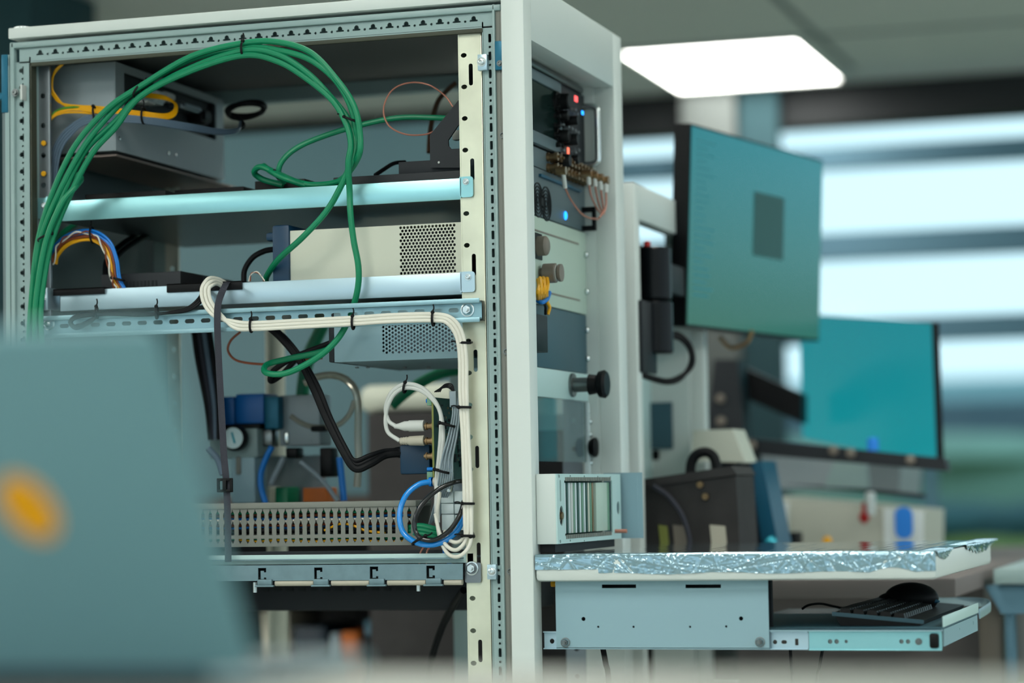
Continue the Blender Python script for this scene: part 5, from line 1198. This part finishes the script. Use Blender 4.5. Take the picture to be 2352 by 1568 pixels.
c = P(543, 1006, Y=Yp-.012); MB().lathe(c, -Y3, [(0, .020), (.010, .020), (.012, .018), (.012, 0)], 24).build('gauge_rim', 'black_plastic', t)
MB().lathe(c-Y3*.012, -Y3, [(0, .0165), (.001, .0165), (.001, 0)], 24).build('gauge_dial', 'dial_white', t)
a = c-Y3*.0135; b = MB(); b.tube([a+Vector((-.002, 0, .009)), a+Vector((.003, 0, -.008))], .0018, 6, 2); b.build('needle', 'cyan_film', t)
pb('distribution_block', 'box_grey', 640, 908, 735, 1022, .05, .36); pb('fitting', 'black_plastic', 655, 1028, 682, 1052, .03, .36); pb('fitting', 'black_plastic', 733, 1028, 762, 1095, .03, .36); pb('fitting', 'dark_steel', 590, 985, 625, 1025, .03, .36); pb('fitting', 'black_rubber', 712, 978, 745, 990, .02, .35)
pb('fitting', 'steel', 650, 990, 662, 1020, .02, .355)
cable('pneumatic_tube', [(700, 880, .33), (730, 865, .33), (770, 862, .33), (805, 880, .33), (822, 920, .33), (822, 1000, .33), (824, 1060, .33), (820, 1118, .33)], .0058, 'clear_tube', 'clear hose arching over the blurred distribution block', 'tube')
cable('pneumatic_tube', [(815, 920, .36), (800, 955, .36), (770, 978, .36), (720, 980, .36), (690, 970, .36), (668, 955, .36)], .0042, 'clear_tube', 'clear hose sagging below the distribution block', 'tube')
cable('pneumatic_tube', [(625, 1025, .34), (612, 1050, .34), (600, 1085, .34), (600, 1120, .34), (610, 1155, .34)], .0048, 'blue_wire', 'blurred blue tube dropping from the blue solenoid heads', 'tube')
cable('pneumatic_tube', [(780, 1050, .36), (784, 1090, .36), (790, 1150, .36)], .0052, 'blue_wire', 'blurred blue tube dropping right of the distribution block', 'tube')
cable('pneumatic_tube', [(690, 1060, .34), (720, 1085, .34), (750, 1115, .34), (775, 1150, .34)], .0038, 'lightgrey_cable', 'blurred grey tube slanting down to the duct', 'tube')
cable('pneumatic_tube', [(652, 1050, .36), (640, 1075, .36), (622, 1110, .36)], .0052, 'lightgrey_cable', 'blurred grey hose slanting between the blue tubes', 'tube')
cable('pneumatic_tube', [(478, 1030, .2), (500, 1055, .2), (512, 1090, .2)], .005, 'grey_cable', 'blurred grey hose beside the strap', 'tube')
for x0_, x1q, y0_, m, l in ((606, 655, 1118, 'cream_case', 'blurred cream box seen over the left part of the wiring duct'), (665, 695, 1118, 'green_cable', 'blurred green box seen over the wiring duct'), (728, 782, 1120, 'orange_card', 'blurred orange box seen over the wiring duct')):
    a = P(x0_, y0_, Y=.46); c = P(x1q, 1250, Y=.46); tag(MB().box(a.x, c.x, .40, .45, c.z, a.z, .002).build('component_box', m), l, 'box')
q = P(680, 1000, Y=.465)
tag(MB().box(.10, q.x+.05, .4655, .4675, 1.255, P(600, 1048, Y=.465).z).build('backing_plate', 'box_grey'), 'grey backing plate behind the blurred pneumatic unit', 'plate')
a = P(612, 770, Y=.56); c = P(652, 910, Y=.56); tag(MB().cyl(((a.x+c.x)/2, .56, .0), ((a.x+c.x)/2, .56, a.z+.02), .0165, seg=20).build('white_pipe', 'cream_case'), 'blurred white upright pipe behind the green cable curl', 'pipe')
cable('green_cable', [(760, 700, .50), (735, 760, .50), (712, 810, .50), (700, 860, .50), (694, 910, .50)], .011, 'green_cable', 'blurred thick green hose behind the black cables under the rail')
cable('green_cable', [(900, 930, .50), (935, 900, .50), (975, 874, .50), (1020, 855, .50), (1080, 845, .50)], .009, 'green_cable', 'blurred thick green hose behind the arched white leads')
a = P(40, 300, Y=2.3); c = P(1150, 300, Y=2.3)
tag(MB().box(a.x, c.x, 2.3, 2.36, .0, P(800, 292, Y=2.3).z, .004).build('partition_wall', 'side_teal'), 'teal grey room divider standing behind the open racks', 'partition')
# ------------------------------------------------------------------ the room seen through the open racks
t = thing('shelving_unit', 'dark shelving unit far behind the open rack with boxes on it', 'shelf', (-.3, 1.9, 0))
sx0, sx1 = P(480, 1400, Y=1.9).x, P(1090, 1400, Y=1.9).x
b = MB()
for z in (.35, .72, 1.10, 1.30): b.box(sx0-.3, sx1+.5, 1.7, 2.1, z, z+.025)
b.build('shelf_board', 'wood_brown', t)
MB().box(sx0-.3, sx1+.53, 2.1, 2.12, 0, 1.33).build('back_panel', 'bag_dark', t)
for x in (sx0-.3, sx1+.5): MB().box(x, x+.03, 1.7, 2.1, 0, 1.33).build('upright', 'bag_dark', t)
for x0_, x1q, y0_, y1_, m, l in ((590, 655, 1405, 1530, 'plug_beige', 'blurred beige box low behind the rack, next to the laptop edge'), (665, 740, 1440, 1530, 'book_navy', 'blurred navy box low behind the rack'), (775, 815, 1452, 1530, 'orange_card', 'blurred orange box low behind the rack'), (825, 885, 1455, 1530, 'black_plastic', 'blurred black box right of the orange one low behind the rack'), (830, 880, 1425, 1452, 'blind_blue', 'blurred blue bag on the black box low behind the rack'), (895, 915, 1420, 1530, 'grey_cable', 'blurred slate bottle low behind the rack'), (750, 772, 1455, 1530, 'lightgrey_cable', 'blurred light grey box left of the orange one')):
    a = P(x0_, y0_, Y=1.72); c = P(x1q, y1_, Y=1.72); tag(MB().box(a.x, c.x, 1.74, 1.94, .747, a.z, .004).build('storage_box', m), l, 'box')
cable('black_cable', [(1065, 1355, .2), (1045, 1385, .25), (1020, 1430, .3), (995, 1500, .35), (985, 1560, .38)], .0055, 'black_rubber', 'black cable slanting down through the lower part of the rack')
a = P(-60, 60, Y=2.9); c = P(72, 60, Y=2.9); tag(MB().box(a.x-.5, c.x, 2.9, 3.3, 0, 2.795, .01).build('tall_cupboard', 'wall_teal'), 'dark teal ceiling-high cupboard far behind the upper left corner of the rack', 'cupboard')
a = P(842, 948, Y=1.3); c = P(1062, 948, Y=1.3); tag(MB().box(a.x, c.x, 1.3, 1.6, 0, a.z, .004).build('cupboard', 'bag_dark'), 'dark brown cupboard seen blurred behind the navy connector', 'cupboard')
z9 = a.z; a = P(820, 885, Y=1.32); tag(MB().box(a.x, c.x, 1.32, 1.55, z9+.0005, a.z, .02).build('storage_case', 'cream_case'), 'blurred cream case lying on the dark brown cupboard', 'case')
a = P(-20, 500, Y=3.5); c = P(14, 700, Y=3.5); tag(MB().box(a.x-.2, c.x, 3.5, 3.7, .6, a.z).build('cardboard_box', 'orange_card'), 'blurred orange brown box at the left edge behind the rack', 'box')
# ------------------------------------------------------------------ foreground desk and laptop
DZ = 1.2140; DY1 = -1.68
t = thing('work_desk', 'pale desk in the near foreground along the bottom of the picture', 'desk', (1.3, -2.1, 0))
MB().box(.35, 2.6, -2.55, DY1, DZ-.03, DZ, .003).build('desk_top', 'desk_top', t)
for x, y in ((.40, -2.5), (2.5, -2.5), (.40, DY1-.07), (2.5, DY1-.07)): MB().box(x, x+.05, y, y+.05, 0, DZ-.03).build('leg', 'frame_paint', t)
TRc = Vector((1.137, -1.975, 1.4285)); HB = P(585, 1552, X=1.137)
HB.z = DZ+.010
t = thing('laptop', 'open laptop seen from behind, blurred grey lid with an oval orange sticker', 'laptop', (1.0, -1.8, DZ))
LW = .318; up2 = (TRc-HB); Lh = up2.length; up2.normalize(); nb = Vector((0, -1, 0)); nb = (nb - up2*nb.dot(up2)).normalized()
mm = Matrix.Translation(HB) @ Matrix(((-1, up2.x, nb.x, 0), (0, up2.y, nb.y, 0), (0, up2.z, nb.z, 0), (0, 0, 0, 1)))
b = MB(); b.plate(rrect(LW/2, Lh/2, LW, Lh, .011, 6), [], (0, 0, 0), X3, Y3, .0052); bmesh.ops.transform(b.bm, matrix=mm, verts=b.bm.verts); bmesh.ops.bevel(b.bm, geom=[e for e in b.bm.edges if len(e.link_faces) == 2 and e.calc_face_angle(0) > 1.2], offset=.0012, segments=2, affect='EDGES'); ld_ = b.build('lid', 'laptop_lid', t)
v0 = CAM + ((FW*FPX + RT*(66-1176) + UP*(784-1165)).normalized())*0
ray = (FW*FPX + RT*(66-1176) + UP*(784-1165)); tt = (HB-CAM).dot(nb)/ray.dot(nb); sp = CAM + ray*tt
ca_, sa_ = math.cos(math.radians(18)), math.sin(math.radians(18)); ov = [(.0165*math.cos(a_)*ca_ - .0235*math.sin(a_)*sa_, .0165*math.cos(a_)*sa_ + .0235*math.sin(a_)*ca_) for a_ in [i*2*PI/32 for i in range(32)]]
MB().plate(ov, [], sp+nb*.0008, X3, up2, .0006).build('sticker', 'sticker', ld_)
b = MB(); b.box(HB.x-LW, HB.x, HB.y, HB.y+.20, DZ+.0005, DZ+.0095, .003); b.build('base', 'laptop_body', t)
b = MB(); b.cyl((HB.x-LW+.03, HB.y-.001, DZ+.006), (HB.x-.03, HB.y-.001, DZ+.006), .0052, seg=16); b.build('hinge', 'book_navy', t)
MB().box(HB.x-LW+.006, HB.x-.006, HB.y+.03, HB.y+.13, DZ+.0096, DZ+.0105).build('keys', 'black_plastic', t)
